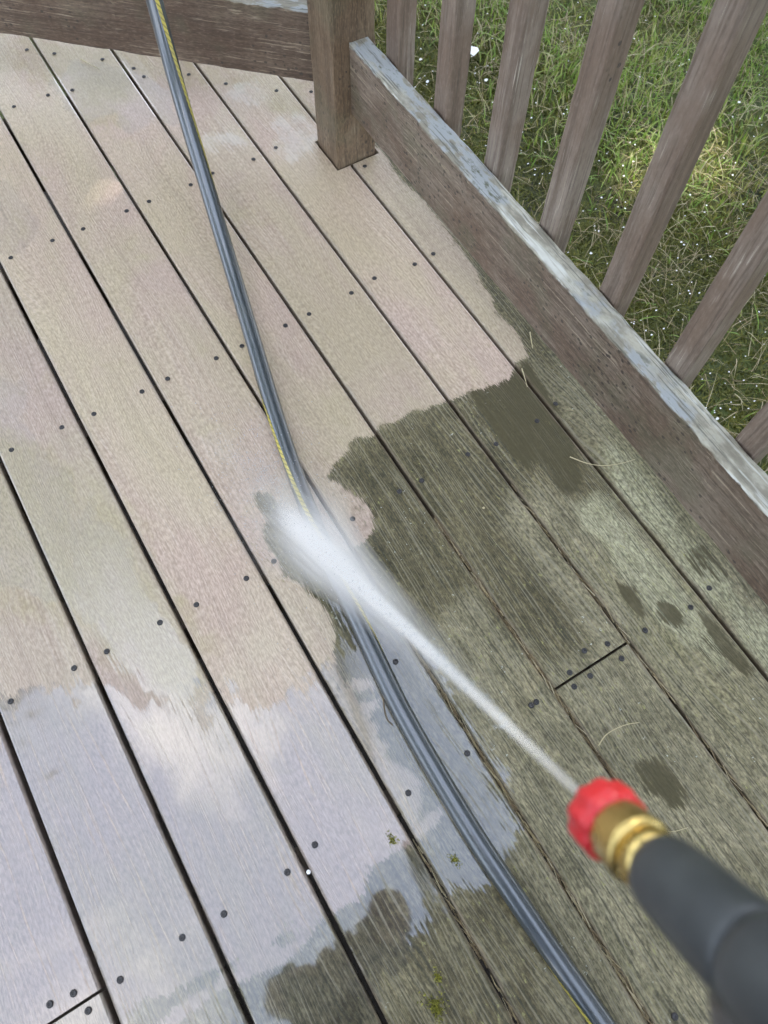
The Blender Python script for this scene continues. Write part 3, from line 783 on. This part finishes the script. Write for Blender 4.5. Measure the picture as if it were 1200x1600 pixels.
def jet_density(b):
    x, y, z = b.sep(b.objco())
    s = b.mul(z, 1.0 / JL)
    wob = b.noise(b.comb(b.mul(b.math('DIVIDE', x, b.add(s, 0.08)), 190), b.mul(b.math('DIVIDE', y, b.add(s, 0.08)), 190), b.mul(z, 5)), 1.0, 2)
    sig = b.add(0.0007, b.add(b.mul(s, 0.0048), b.mul(b.math('POWER', b.mx(s, 0.0), 3.0), 0.0085)))
    r2 = b.add(b.mul(x, x), b.mul(y, y))
    core = b.math('EXPONENT', b.mul(-0.5, b.math('DIVIDE', r2, b.mul(sig, sig))))
    sg2 = b.mul(sig, 4.0)
    halo = b.math('EXPONENT', b.mul(-0.5, b.math('DIVIDE', r2, b.mul(sg2, sg2))))
    amp = b.math('DIVIDE', 1.0, sig)
    halo = b.mul(halo, b.mul(b.mul(0.095, b.step(s, 0.05, 0.6)), b.step(wob, 0.3, 0.7, 0.4, 1.6)))
    return b.mul(b.mul(b.mul(amp, b.step(s, 0.25, 1.0, 1.0, 0.07)), b.add(b.mul(core, b.step(wob, .3, .7, .55, 1.35)), halo)), b.step(s, 0.0, 0.01, 0.3, 1.0))
def jet_hull(s):
    return 6.5 * (0.0009 + 0.0052 * s + 0.0105 * s ** 3) + 0.015 * s
nseg = 6
jm = vol_mat('water_jet_volume', jet_density)
a = np.linspace(0, 2 * np.pi, 20, endpoint=False)
ss = np.linspace(0.002, 0.985, 24)
Pq = np.array([np.stack([jet_hull(s) * np.cos(a), jet_hull(s) * np.sin(a), np.full(20, s * JL)], 1) for s in ss])
V, F = rings(Pq)
placed('jet', V, F, jm, NOZ, jq, spray)
def mist_density(b):
    c = b.objco()
    x, y, z = b.sep(c)
    r = b.n('VectorMath'); r.operation = 'LENGTH'; b.put(r.inputs[0], c)
    fall = b.step(r.outputs['Value'], 1.0, 0.0)
    n = b.noise(b.scale(c, (1.6, 0.7, 1)), 3.2, 4, .62)
    return b.mul(b.mul(b.mul(fall, fall), b.step(n, 0.40, 0.66, 0.10, 1.6)), 4.2)
def ellipsoid(nu=24, nv=14):
    Pq = []
    for i in range(1, nv):
        ph = math.pi * i / nv
        Pq.append(np.stack([math.sin(ph) * np.cos(np.linspace(0, 2 * np.pi, nu, endpoint=False)), math.sin(ph) * np.sin(np.linspace(0, 2 * np.pi, nu, endpoint=False)), np.full(nu, -math.cos(ph))], 1))
    return rings(np.array(Pq))
mm = vol_mat('mist_volume', mist_density)
for (x, y, z, sx, sy, sz, rz) in ((0.500, 0.885, 0.06, 0.105, 0.165, 0.085, -8), (0.475, 1.00, 0.04, 0.05, 0.14, 0.05, 12), (0.545, 0.80, 0.06, 0.11, 0.13, 0.08, 0)):
    V, F = ellipsoid()
    o = placed('mist', V, F, mm, (x, y, z), Matrix.Rotation(math.radians(rz), 3, 'Z').to_quaternion(), spray)
    o.scale = (sx, sy, sz)
# droplets thrown off the jet and the impact
def drops(n):
    ico = np.array([[0, 0, 1.0], [.943, 0, -.333], [-.471, .816, -.333], [-.471, -.816, -.333]])
    tri = np.array([[0, 1, 2], [0, 2, 3], [0, 3, 1], [1, 3, 2]])
    o8 = np.array([[1, 0, 0], [-1, 0, 0], [0, 1, 0], [0, -1, 0], [0, 0, 1], [0, 0, -1.0]])
    t8 = np.array([[0, 2, 4], [2, 1, 4], [1, 3, 4], [3, 0, 4], [2, 0, 5], [1, 2, 5], [3, 1, 5], [0, 3, 5]])
    Vs, Fs = [], []
    J = np.array(JET); E = np.array(ex); E2 = np.array(ey)
    for i in range(n):
        if i < n * 0.45:
            s = rng.uniform(0.03, 0.98) ** 0.8
            sg = 0.0011 + 0.0055 * s + 0.0085 * s ** 3
            c = np.array(NOZ) + J * s * JL + E * rng.normal(0, sg * 1.3) + E2 * rng.normal(0, sg * 1.3)
            st = J
        else:
            r = abs(rng.normal(0, 0.07)) + 0.01; t = rng.uniform(0, 2 * np.pi)
            c = np.array([IMP.x + r * np.cos(t) * 0.8, IMP.y + 0.03 + r * np.sin(t) * 1.5, abs(rng.normal(0, 0.03)) * (1 - min(r / .3, .9)) + 0.002])
            st = np.array([np.cos(t), np.sin(t), 0.4]); st /= np.linalg.norm(st)
        q = rng.uniform(0.00022, 0.0006)
        v = o8 * q
        v = v + np.outer(v @ st, st) * rng.uniform(0.5, 3.0)
        Vs.append(v + c); Fs.append(t8 + 6 * i)
    return np.concatenate(Vs), np.concatenate(Fs)
bw = MB('water_drops')
M['drop'] = bw.surf(Base_Color=(0.85, 0.9, 0.92), Roughness=0.1, IOR=1.33, Transmission_Weight=0.45)
V, F = drops(2600)
tag(obj('droplets', V, F, M['drop'], spray, smooth=True), kind='stuff')

# ------------------------------------------------------------------ grass, moss, litter beyond the railing
def blades(n, xs, ys, hs, w, mat, name, label, cat, tint, lean=0.5, zoff=0.0, seg=3, flat=0.0, dens=None, droop=0.6):
    x = rng.uniform(*xs, n * 2); y = rng.uniform(*ys, n * 2)
    if dens is not None:
        keep = rng.uniform(0, 1, len(x)) < dens(x, y)
        x, y = x[keep][:n], y[keep][:n]
    else:
        x, y = x[:n], y[:n]
    n = len(x)
    a = rng.uniform(0, 2 * np.pi, n); h = rng.uniform(*hs, n); L = rng.gamma(2.0, lean / 2, n) + flat
    d = np.stack([np.cos(a), np.sin(a)], 1); sd = np.stack([-d[:, 1], d[:, 0]], 1)
    V = np.zeros((n, seg * 2 + 1, 3)); z0 = hgt(x, y) + zoff
    for j in range(seg + 1):
        t = j / seg
        out = h * L * (t ** 1.6)
        up = h * np.maximum(0.02, (t - droop * L * t * t * 0.5)) if not flat else h * 0.10 * np.sin(t * 3.0) + rng.uniform(0, 0.012, n) * 1.0
        ww = w * (1 - 0.85 * t) * (0.6 + 0.8 * rng.uniform(0, 1, n))
        if j < seg:
            for s_, sg in ((0, 1), (1, -1)):
                V[:, j * 2 + s_, :2] = np.stack([x, y], 1) + d * out[:, None] + sd * (ww * sg * 0.5)[:, None]
                V[:, j * 2 + s_, 2] = z0 + up
        else:
            V[:, seg * 2, :2] = np.stack([x, y], 1) + d * out[:, None]; V[:, seg * 2, 2] = z0 + up
    base = np.arange(n)[:, None] * (seg * 2 + 1)
    tr = []
    for j in range(seg - 1):
        tr += [[2 * j, 2 * j + 1, 2 * j + 3], [2 * j, 2 * j + 3, 2 * j + 2]]
    tr.append([2 * seg - 2, 2 * seg - 1, 2 * seg])
    F = (base[:, None, :] + np.array(tr)[None]).reshape(-1, 3)
    tn = np.repeat(tint(n, x, y), seg * 2 + 1)
    o = obj(name, V.reshape(-1, 3), F, mat, None, attrs={'tint': tn})
    return tag(o, label, cat, kind='stuff')
def patch(x, y, s, p=0.0):
    return 0.5 + 0.25 * (np.sin(x * s + 1.3 + p) + np.sin(y * s * 1.2 + 0.7 * p)) * 1.0 + 0.25 * np.sin((x + y) * s * 2.1 + p) * np.sin((x - y) * s * 1.7)
def far(x, y):      # how far out from the deck edge
    return np.clip((x + 0.33 * (y - 1.5) - 1.84 + 0.10 * np.sin(7 * x + 5 * y)) / 0.30, 0, 1)
blades(90000, (1.25, 4.6), (-1.6, 4.4), (0.018, 0.060), 0.0058, M['grass'], 'grass', 'green lawn grass beyond the railing', 'grass',
       lambda n, x, y: np.clip(rng.normal(0.40, 0.19, n) + 0.25 * (patch(x, y, 3.0) - .5) + (rng.uniform(0, 1, n) < 0.10) * 0.5, 0, 1), lean=0.75,
       dens=lambda x, y: 0.035 + 0.96 * far(x, y) * np.clip(patch(x, y, 6, 2.0) * 1.5, 0.2, 1))
blades(95000, (1.4, 2.6), (0.35, 2.6), (0.008, 0.026), 0.0050, M['moss'], 'moss', 'olive green moss on the ground along the deck', 'moss',
       lambda n, x, y: np.clip(rng.normal(0.5, 0.22, n) + 0.3 * (patch(x, y, 9) - .5), 0, 1), lean=1.1, seg=2, dens=lambda x, y: np.clip(patch(x, y, 5, 1.0) * 1.6 - .2, 0.3, 1) * (1 - 0.8 * far(x, y)))
blades(6000, (1.3, 3.4), (0.1, 3.2), (0.03, 0.13), 0.0022, M['dry'], 'dry_grass', 'scattered dry straw and pine needles lying on the moss', 'dry grass',
       lambda n, x, y: rng.uniform(0, 1, n), lean=0.3, flat=0.85, zoff=0.006, seg=4)
blades(1500, (1.4, 2.8), (0.3, 2.7), (0.04, 0.11), 0.0020, M['dry'], 'dry_grass', 'pale dry grass stalks sticking up through the moss', 'dry grass',
       lambda n, x, y: rng.uniform(0.4, 1, n), lean=0.9, seg=4, dens=lambda x, y: np.clip(patch(x, y, 8, 3) * 1.6 - 0.4, 0.02, 1))
# fallen white petals
n = 1500
x = rng.uniform(1.35, 2.9, n); y = rng.uniform(0.3, 2.8, n)
keep = rng.uniform(0, 1, n) < 1 - 0.75 * far(x, y); x, y = x[keep], y[keep]; n = len(x)
pz = hgt(x, y) + rng.uniform(0.016, 0.030, n)
q = rng.uniform(0.0016, 0.0034, n) * np.where(rng.uniform(0, 1, n) < 0.06, 1.9, 1)
a = rng.uniform(0, 6.28, n); el = rng.uniform(0.5, 1, n)
V = np.zeros((n, 5, 3))
for j in range(5):
    t = a + j * 2 * np.pi / 5
    V[:, j, 0] = x + q * np.cos(t); V[:, j, 1] = y + q * el * np.sin(t)
    V[:, j, 2] = pz + rng.normal(0, .2, n) * q
tag(obj('petals', V.reshape(-1, 3), np.arange(n * 5).reshape(n, 5), M['petal']), 'tiny white fallen petals sprinkled over the moss', 'petals', kind='stuff')

# ------------------------------------------------------------------ litter on the deck
def straw(pts, r, mat, label, cat='straw'):
    V, F = rings(tube(catmull(pts, 6), np.linspace(r, r * 0.5, (len(pts) - 1) * 6 + 1), 6))
    return tag(obj('straw' if cat == 'straw' else 'twig', V, F, mat, smooth=True), label, cat)
straw([(0.977, 0.715, 0.002), (0.993, 0.690, 0.004), (1.012, 0.672, 0.006), (1.040, 0.660, 0.005), (1.07, 0.654, 0.002)], 0.0009, M['straw'], 'long pale curved straw across the gap by the railing')
straw([(0.726, 0.314, 0.002), (0.742, 0.320, 0.004), (0.760, 0.320, 0.004), (0.780, 0.316, 0.003), (0.797, 0.309, 0.002)], 0.0009, M['straw'], 'pale curved straw on grey boards above the red nozzle')
straw([(1.072, 0.963, 0.002), (1.063, 0.947, 0.003), (1.055, 0.931, 0.002)], 0.0013, M['straw'], 'short yellow straw piece at the foot of the railing')
straw([(1.012, 0.905, 0.002), (1.004, 0.885, 0.003), (0.998, 0.868, 0.001)], 0.0011, M['straw'], 'short yellow straw lodged in gap at edge of cleaned boards')
straw([(0.722, 0.190, 0.002), (0.740, 0.172, 0.003), (0.765, 0.163, 0.002)], 0.0008, M['straw'], 'thin pale straw beside the brass coupler')
straw([(0.499, 0.540, 0.003), (0.489, 0.520, 0.006), (0.484, 0.503, 0.005), (0.487, 0.492, 0.003)], 0.0014, M['twig'], 'thin brown hooked twig against the hose', 'twig')
straw([(0.645, 2.098, 0.002), (0.655, 2.07, 0.003), (0.668, 2.045, 0.002)], 0.0012, M['straw'], 'pale straw in gap below the dark left railing')

# debris packed into the board gaps
def debris(name, xg, ya, yb, n, label):
    Vs, Fs, tn = [], [], []
    for i in range(n):
        y = rng.uniform(ya, yb); L = rng.uniform(0.006, 0.035); w = rng.uniform(0.0006, 0.0018)
        a = rng.normal(0, 0.16); x = xg + rng.normal(0, 0.0013); z = rng.uniform(-0.010, 0.0008)
        d = np.array([math.sin(a), math.cos(a), rng.normal(0, 0.06)]); s_ = np.array([d[1], -d[0], rng.normal(0, .4)])
        c = np.array([x, y, z]); b0 = len(Vs)
        Vs += [c - d * L / 2 - s_ * w / 2, c - d * L / 2 + s_ * w / 2, c + d * L / 2 + s_ * w / 3, c + d * L / 2 - s_ * w / 3]
        Fs.append([b0, b0 + 1, b0 + 2, b0 + 3]); tn += [rng.uniform(0, 1) ** 1.8] * 4
    return tag(obj(name, np.array(Vs), np.array(Fs), M['dry'], attrs={'tint': tn}), label, 'debris', kind='stuff')
debris('debris', 4 * P + 0.0012, -0.1, 0.62, 420, 'dry needle litter packed into the gap right of the hose')
debris('debris', 5 * P + 0.0012, 0.0, 0.74, 420, 'dry brown litter packed into the gap behind the nozzle')
debris('debris', 6 * P + 0.0012, 0.0, 0.72, 120, 'sparse brown litter in the gap between grey boards')
debris('debris', 3 * P + 0.0012, 0.0, 0.35, 90, 'dark bits in the gap near the bottom of the hose')

# small loose things on the boards
def pebble(loc, r, mat, name, label, cat):
    a = np.linspace(0, 2 * np.pi, 12, endpoint=False)
    Pq = np.array([np.stack([q * r * np.cos(a) * rng.uniform(.92, 1.05, 12), q * r * np.sin(a) * rng.uniform(.85, 1.0, 12), np.full(12, z * r)], 1) for q, z in ((.55, -.1), (.95, .1), (1, .35), (.8, .7), (.4, .9))])
    V, F = rings(Pq)
    return tag(obj(name, V + np.array(loc), F, mat, smooth=True), label, cat)
pebble((0.289, 0.3865, 0.0002), 0.0032, M['petal'], 'petal', 'round white petal on the edge of a wet board', 'petal')
pebble((0.797, 0.712, 0.0002), 0.0022, M['straw'], 'seed', 'small yellow seed in the gap on the dark wet boards', 'seed')

def moss_clump(c, r, n, label):
    Vs, Fs, tn = [], [], []
    for i in range(n):
        a = rng.uniform(0, 6.28); q = r * 0.75 * abs(rng.normal(0, 1)) * (0.75 + 0.35 * math.sin(3 * a + c[0] * 40))
        p = np.array([c[0] + q * math.cos(a) * 0.75, c[1] + q * math.sin(a) * 1.2, 0.0002])
        h = rng.uniform(0.001, 0.0038); an = rng.uniform(0, 6.28); l = rng.uniform(0.3, 1.6); w = rng.uniform(0.0005, 0.0011)
        d = np.array([math.cos(an), math.sin(an), 0]); s_ = np.array([-d[1], d[0], 0]); b0 = len(Vs)
        Vs += [p - s_ * w, p + s_ * w, p + d * h * l + np.array([0, 0, h])]
        Fs.append([b0, b0 + 1, b0 + 2]); tn.append(rng.uniform(.0, 1.0)); tn.append(tn[-1]); tn.append(tn[-1])
    return tag(obj('moss', np.array(Vs), np.array(Fs), M['moss2'], attrs={'tint': tn}), label, 'moss', kind='stuff')
M['moss2'] = leafy('yellow_moss', [(0, (0.10, 0.10, 0.015)), (0.6, (0.24, 0.23, 0.03)), (1, (0.42, 0.40, 0.06))], 0.3, 0.6)
moss_clump((0.352, 0.168), 0.015, 420, 'yellow green moss tuft near the bottom edge on wet boards')
moss_clump((0.372, 0.195), 0.008, 110, 'small moss flecks on the wet board above the big moss tuft')
moss_clump((0.407, 0.362), 0.008, 120, 'small yellow moss smear at the edge of the cleaned boards')
moss_clump((0.466, 0.297), 0.009, 120, 'yellow moss smear left of the hose on dirty boards')

# a torn white leaf among the grass
lv = np.array([[0, 0, 0], [0.022, 0.006, 0.006], [0.030, 0.024, 0.002], [0.012, 0.034, 0.008], [-0.006, 0.020, 0.001]])
lc = np.array([1.77, 2.10, hgt(1.77, 2.10) + 0.05])
tag(obj('fallen_leaf', np.concatenate([lv + lc, lv + lc - np.array([0, 0, 0.0006])]), [[0, 1, 2, 3, 4], [9, 8, 7, 6, 5], [0, 5, 6, 1], [1, 6, 7, 2], [2, 7, 8, 3], [3, 8, 9, 4], [4, 9, 5, 0]], M['petal']), 'white torn leaf in the grass between two balusters', 'leaf')

# ------------------------------------------------------------------ trees that shade the deck (above and beyond the frame)
SUN_HOLES = [((2.17, 1.465, -0.42), 0.055), ((2.01, 1.53, -0.41), 0.03)]  # holes added in the crowns to let sun spots onto the grass
sunv = np.array(SUN)
def tree(base, H, cz, rx, rz, ncl, per, seed, label, leaf=0.16, lean=(0, 0)):
    rg = np.random.default_rng(seed)
    base = np.array(base, float)
    root = empty('tree', base)
    top = np.array([base[0] + lean[0], base[1] + lean[1], H * 0.86])
    tp = catmull([base - [0, 0, .1], base + (top - base) * 0.3 + [0.12, -0.1, 0], base + (top - base) * 0.65 + [-0.1, 0.12, 0], top], 8)
    V, F = rings(tube(tp, np.linspace(0.24, 0.05, len(tp)), 12))
    trunk = obj('trunk', V, F, M['bark'], root, smooth=True)
    cen = []
    while len(cen) < ncl:
        p = rg.uniform(-1, 1, 3)
        r = np.linalg.norm(p)
        if r < 1 and r > 0.25:
            cen.append(np.array([base[0] + lean[0], base[1] + lean[1], cz]) + p * np.array([rx, rx, rz]))
    cen = np.array(cen)
    for c in cen[::max(1, ncl // 14)]:
        j = int(np.clip((c[2] - base[2]) / (H * .86) * len(tp) * 0.75, 4, len(tp) - 2))
        lp = catmull([tp[j], (tp[j] * 0.55 + c * 0.45) + [0, 0, 0.25], c], 5)
        V, F = rings(tube(lp, np.linspace(0.07, 0.012, len(lp)), 7))
        obj('limb', V, F, M['bark'], trunk, smooth=True)
    n = ncl * per
    c = np.repeat(cen, per, axis=0) + rg.normal(0, 1, (n, 3)) * np.array([0.42, 0.42, 0.26])
    keep = np.ones(n, bool)
    for g, gr in SUN_HOLES:
        w = c - np.array(g); t = w @ sunv
        keep &= np.linalg.norm(w - t[:, None] * sunv, axis=1) > gr + 0.10
    c = c[keep]; n = len(c)
    u = rg.normal(0, 1, (n, 3)); u /= np.linalg.norm(u, axis=1)[:, None]
    v = np.cross(u, rg.normal(0, 1, (n, 3))); v /= np.linalg.norm(v, axis=1)[:, None]
    q = leaf * rg.uniform(0.6, 1.25, n)[:, None]
    V = np.stack([c - u * q * .5, c + v * q * .27, c + u * q * .5, c - v * q * .27], 1).reshape(-1, 3)
    obj('crown', V, np.arange(n * 4).reshape(n, 4), M['leaf'], root, attrs={'tint': np.repeat(rg.uniform(0, 1, n), 4)})
    tag(root, label, 'tree')
tree((6.4, 5.2, GZ), 12.5, 8.2, 4.2, 3.8, 520, 80, 1, 'broad leafy tree shading the lawn to the right', 0.22, (-0.3, -0.2))
tree((1.6, 8.0, GZ), 12.5, 7.8, 3.9, 4.4, 210, 70, 2, 'tall leafy tree beyond the corner post', 0.21)
tree((-5.2, 7.2, GZ), 12.5, 7.8, 3.9, 4.4, 200, 70, 3, 'tall leafy tree beyond the left railing', 0.21)
tree((8.6, -0.6, GZ), 12.0, 7.6, 4.0, 4.4, 200, 70, 4, 'tall leafy tree on the far right of the lawn', 0.21)
tree((-8.6, 0.6, GZ), 12.0, 7.6, 4.0, 4.4, 190, 70, 5, 'leafy tree to the left of the deck', 0.22)
tree((4.9, -6.0, GZ), 12.0, 7.6, 4.0, 4.4, 180, 70, 6, 'leafy tree added behind the deck on the right', 0.22)  # unseen, added to dim the sky light on the deck
tree((-3.6, -6.6, GZ), 12.0, 7.6, 4.0, 4.4, 180, 70, 7, 'leafy tree added behind the deck on the left', 0.22)  # also added out of view, closing the ring to cut sky light

# ------------------------------------------------------------------ the person holding the gun (stands behind the lens, mirrored in the wet boards)
fw = np.array([0.537, 0.844, 0.0]); rt = np.array([0.844, -0.537, 0.0])
c0 = np.array([CAM.x, CAM.y, 0.0])
def PT(back, right, z): return tuple(c0 - fw * back + rt * right + ZA * z)
def skin_mesh(name, pts, edges, radii, mat, parent, sub=2, root=0):
    me = bpy.data.meshes.new(name)
    me.from_pydata([tuple(p) for p in pts], edges, [])
    o = bpy.data.objects.new(name, me)
    link(o, parent)
    sk = o.modifiers.new('skin', 'SKIN')
    sk.use_smooth_shade = True
    for i, r in enumerate(radii):
        v = me.skin_vertices[0].data[i]
        v.radius = (r, r) if not isinstance(r, tuple) else r
        v.use_root = (i == root)
    sb = o.modifiers.new('sub', 'SUBSURF'); sb.levels = sub; sb.render_levels = sub
    me.materials.append(mat)
    return o
M['skin'] = simple('skin', (0.52, 0.33, 0.25), 0.5)
M['hair'] = simple('hair', (0.035, 0.025, 0.018), 0.6)
M['shirt'] = simple('shirt_cloth', (0.05, 0.055, 0.07), 0.9)
M['trousers'] = simple('trouser_cloth', (0.045, 0.05, 0.065), 0.9)
M['shoe'] = simple('shoe_rubber', (0.03, 0.03, 0.03), 0.7)
person = empty('person', PT(0.45, 0, 0.0))
gt = np.array(NOZ) + np.array(ez) * 0.235 + np.array(ey) * -0.065       # right hand on the grip
wl = np.array(PT(.26, -.12, 0.98))                                       # left wrist, in front of the chest
wr = gt + rt * 0.03 - fw * 0.06 + ZA * 0.02
pts = [PT(.40, 0, .95), PT(.40, 0, 1.10), PT(.38, 0, 1.25), PT(.35, 0, 1.38), PT(.29, 0.02, 1.46), PT(.20, 0.03, 1.56), PT(.175, 0.03, 1.64),
       PT(.36, -.17, 1.37), PT(.36, -.26, 1.12), tuple(wl),
       PT(.36, .17, 1.37), PT(.40, .29, 1.14), tuple(wr),
       PT(.42, -.09, .90), PT(.44, -.11, .50), PT(.47, -.12, .10), PT(.36, -.13, .05),
       PT(.42, .09, .90), PT(.44, .11, .50), PT(.47, .12, .10), PT(.36, .13, .05)]
edges = [(0, 1), (1, 2), (2, 3), (3, 4), (4, 5), (5, 6), (3, 7), (7, 8), (8, 9), (3, 10), (10, 11), (11, 12), (0, 13), (13, 14), (14, 15), (15, 16), (0, 17), (17, 18), (18, 19), (19, 20)]
rad = [(.135, .10), (.128, .092), (.135, .10), (.12, .085), .055, .085, .08, .062, .046, .030, .062, .046, .030, .085, .060, .042, .034, .085, .060, .042, .034]
body = skin_mesh('body', pts, edges, rad, M['skin'], person)
# clothing as shells round the same limbs
skin_mesh('shirt', [pts[i] for i in (0, 1, 2, 3, 7, 8, 10, 11)], [(0, 1), (1, 2), (2, 3), (3, 4), (4, 5), (3, 6), (6, 7)],
          [(.150, .116), (.142, .106), (.150, .112), (.134, .098), .070, .056, .070, .056], M['shirt'], person)
skin_mesh('trousers', [pts[i] for i in (0, 13, 14, 15, 17, 18, 19)], [(0, 1), (1, 2), (2, 3), (0, 4), (4, 5), (5, 6)],
          [(.165, .125), .105, .078, .062, .105, .078, .062], M['trousers'], person)
for s_ in (-1, 1):
    skin_mesh('shoe', [PT(.50, s_ * .12, .045), PT(.40, s_ * .125, .045), PT(.29, s_ * .135, .032)], [(0, 1), (1, 2)], [.045, .046, .034], M['shoe'], person)
skin_mesh('hair', [PT(.24, 0.03, 1.58), PT(.22, 0.03, 1.66), PT(.175, 0.03, 1.70)], [(0, 1), (1, 2)], [.086, .092, .070], M['hair'], person)
# hands: palm and five separate fingers closed on what they hold
def hand(wrist, palm, across, curl, grip_c, parent):
    wrist, palm, across, curl = (np.array(v, float) for v in (wrist, palm, across, curl))
    across /= np.linalg.norm(across); d = palm - wrist; d /= np.linalg.norm(d); curl /= np.linalg.norm(curl)
    skin_mesh('palm', [wrist, palm - d * .03, palm], [(0, 1), (1, 2)], [.026, (.036, .020), (.038, .018)], M['skin'], parent)
    for j, L in enumerate((.070, .078, .072, .058)):
        b0 = palm + across * (-.028 + .0185 * j) + d * .008
        k1 = b0 + d * L * .42; k2 = k1 + (d * .35 + curl) * L * .33; k3 = k2 + (curl - d * .45) * L * .27
        skin_mesh('finger', [b0 - d * .02, b0, k1, k2, k3], [(0, 1), (1, 2), (2, 3), (3, 4)], [.0095, .0095, .0088, .0080, .0068], M['skin'], parent, 1)
    b0 = palm - d * .035 - across * .030
    t1 = b0 + (d * .5 - across * .5 + curl * .3) * .045; t2 = t1 + (d * .7 + curl * .6) * .030
    skin_mesh('finger', [b0, t1, t2], [(0, 1), (1, 2)], [.012, .0105, .0085], M['skin'], parent, 1)
hand(wl, PT(.22, -.06, 0.97), fw, ZA * 0.6 + rt, None, person)
hand(wr, gt + rt * 0.022 - fw * 0.01, np.array(ez), -rt, None, person)
tag(person, 'person showing only as a dark mirrored shape in the wet boards', 'person')
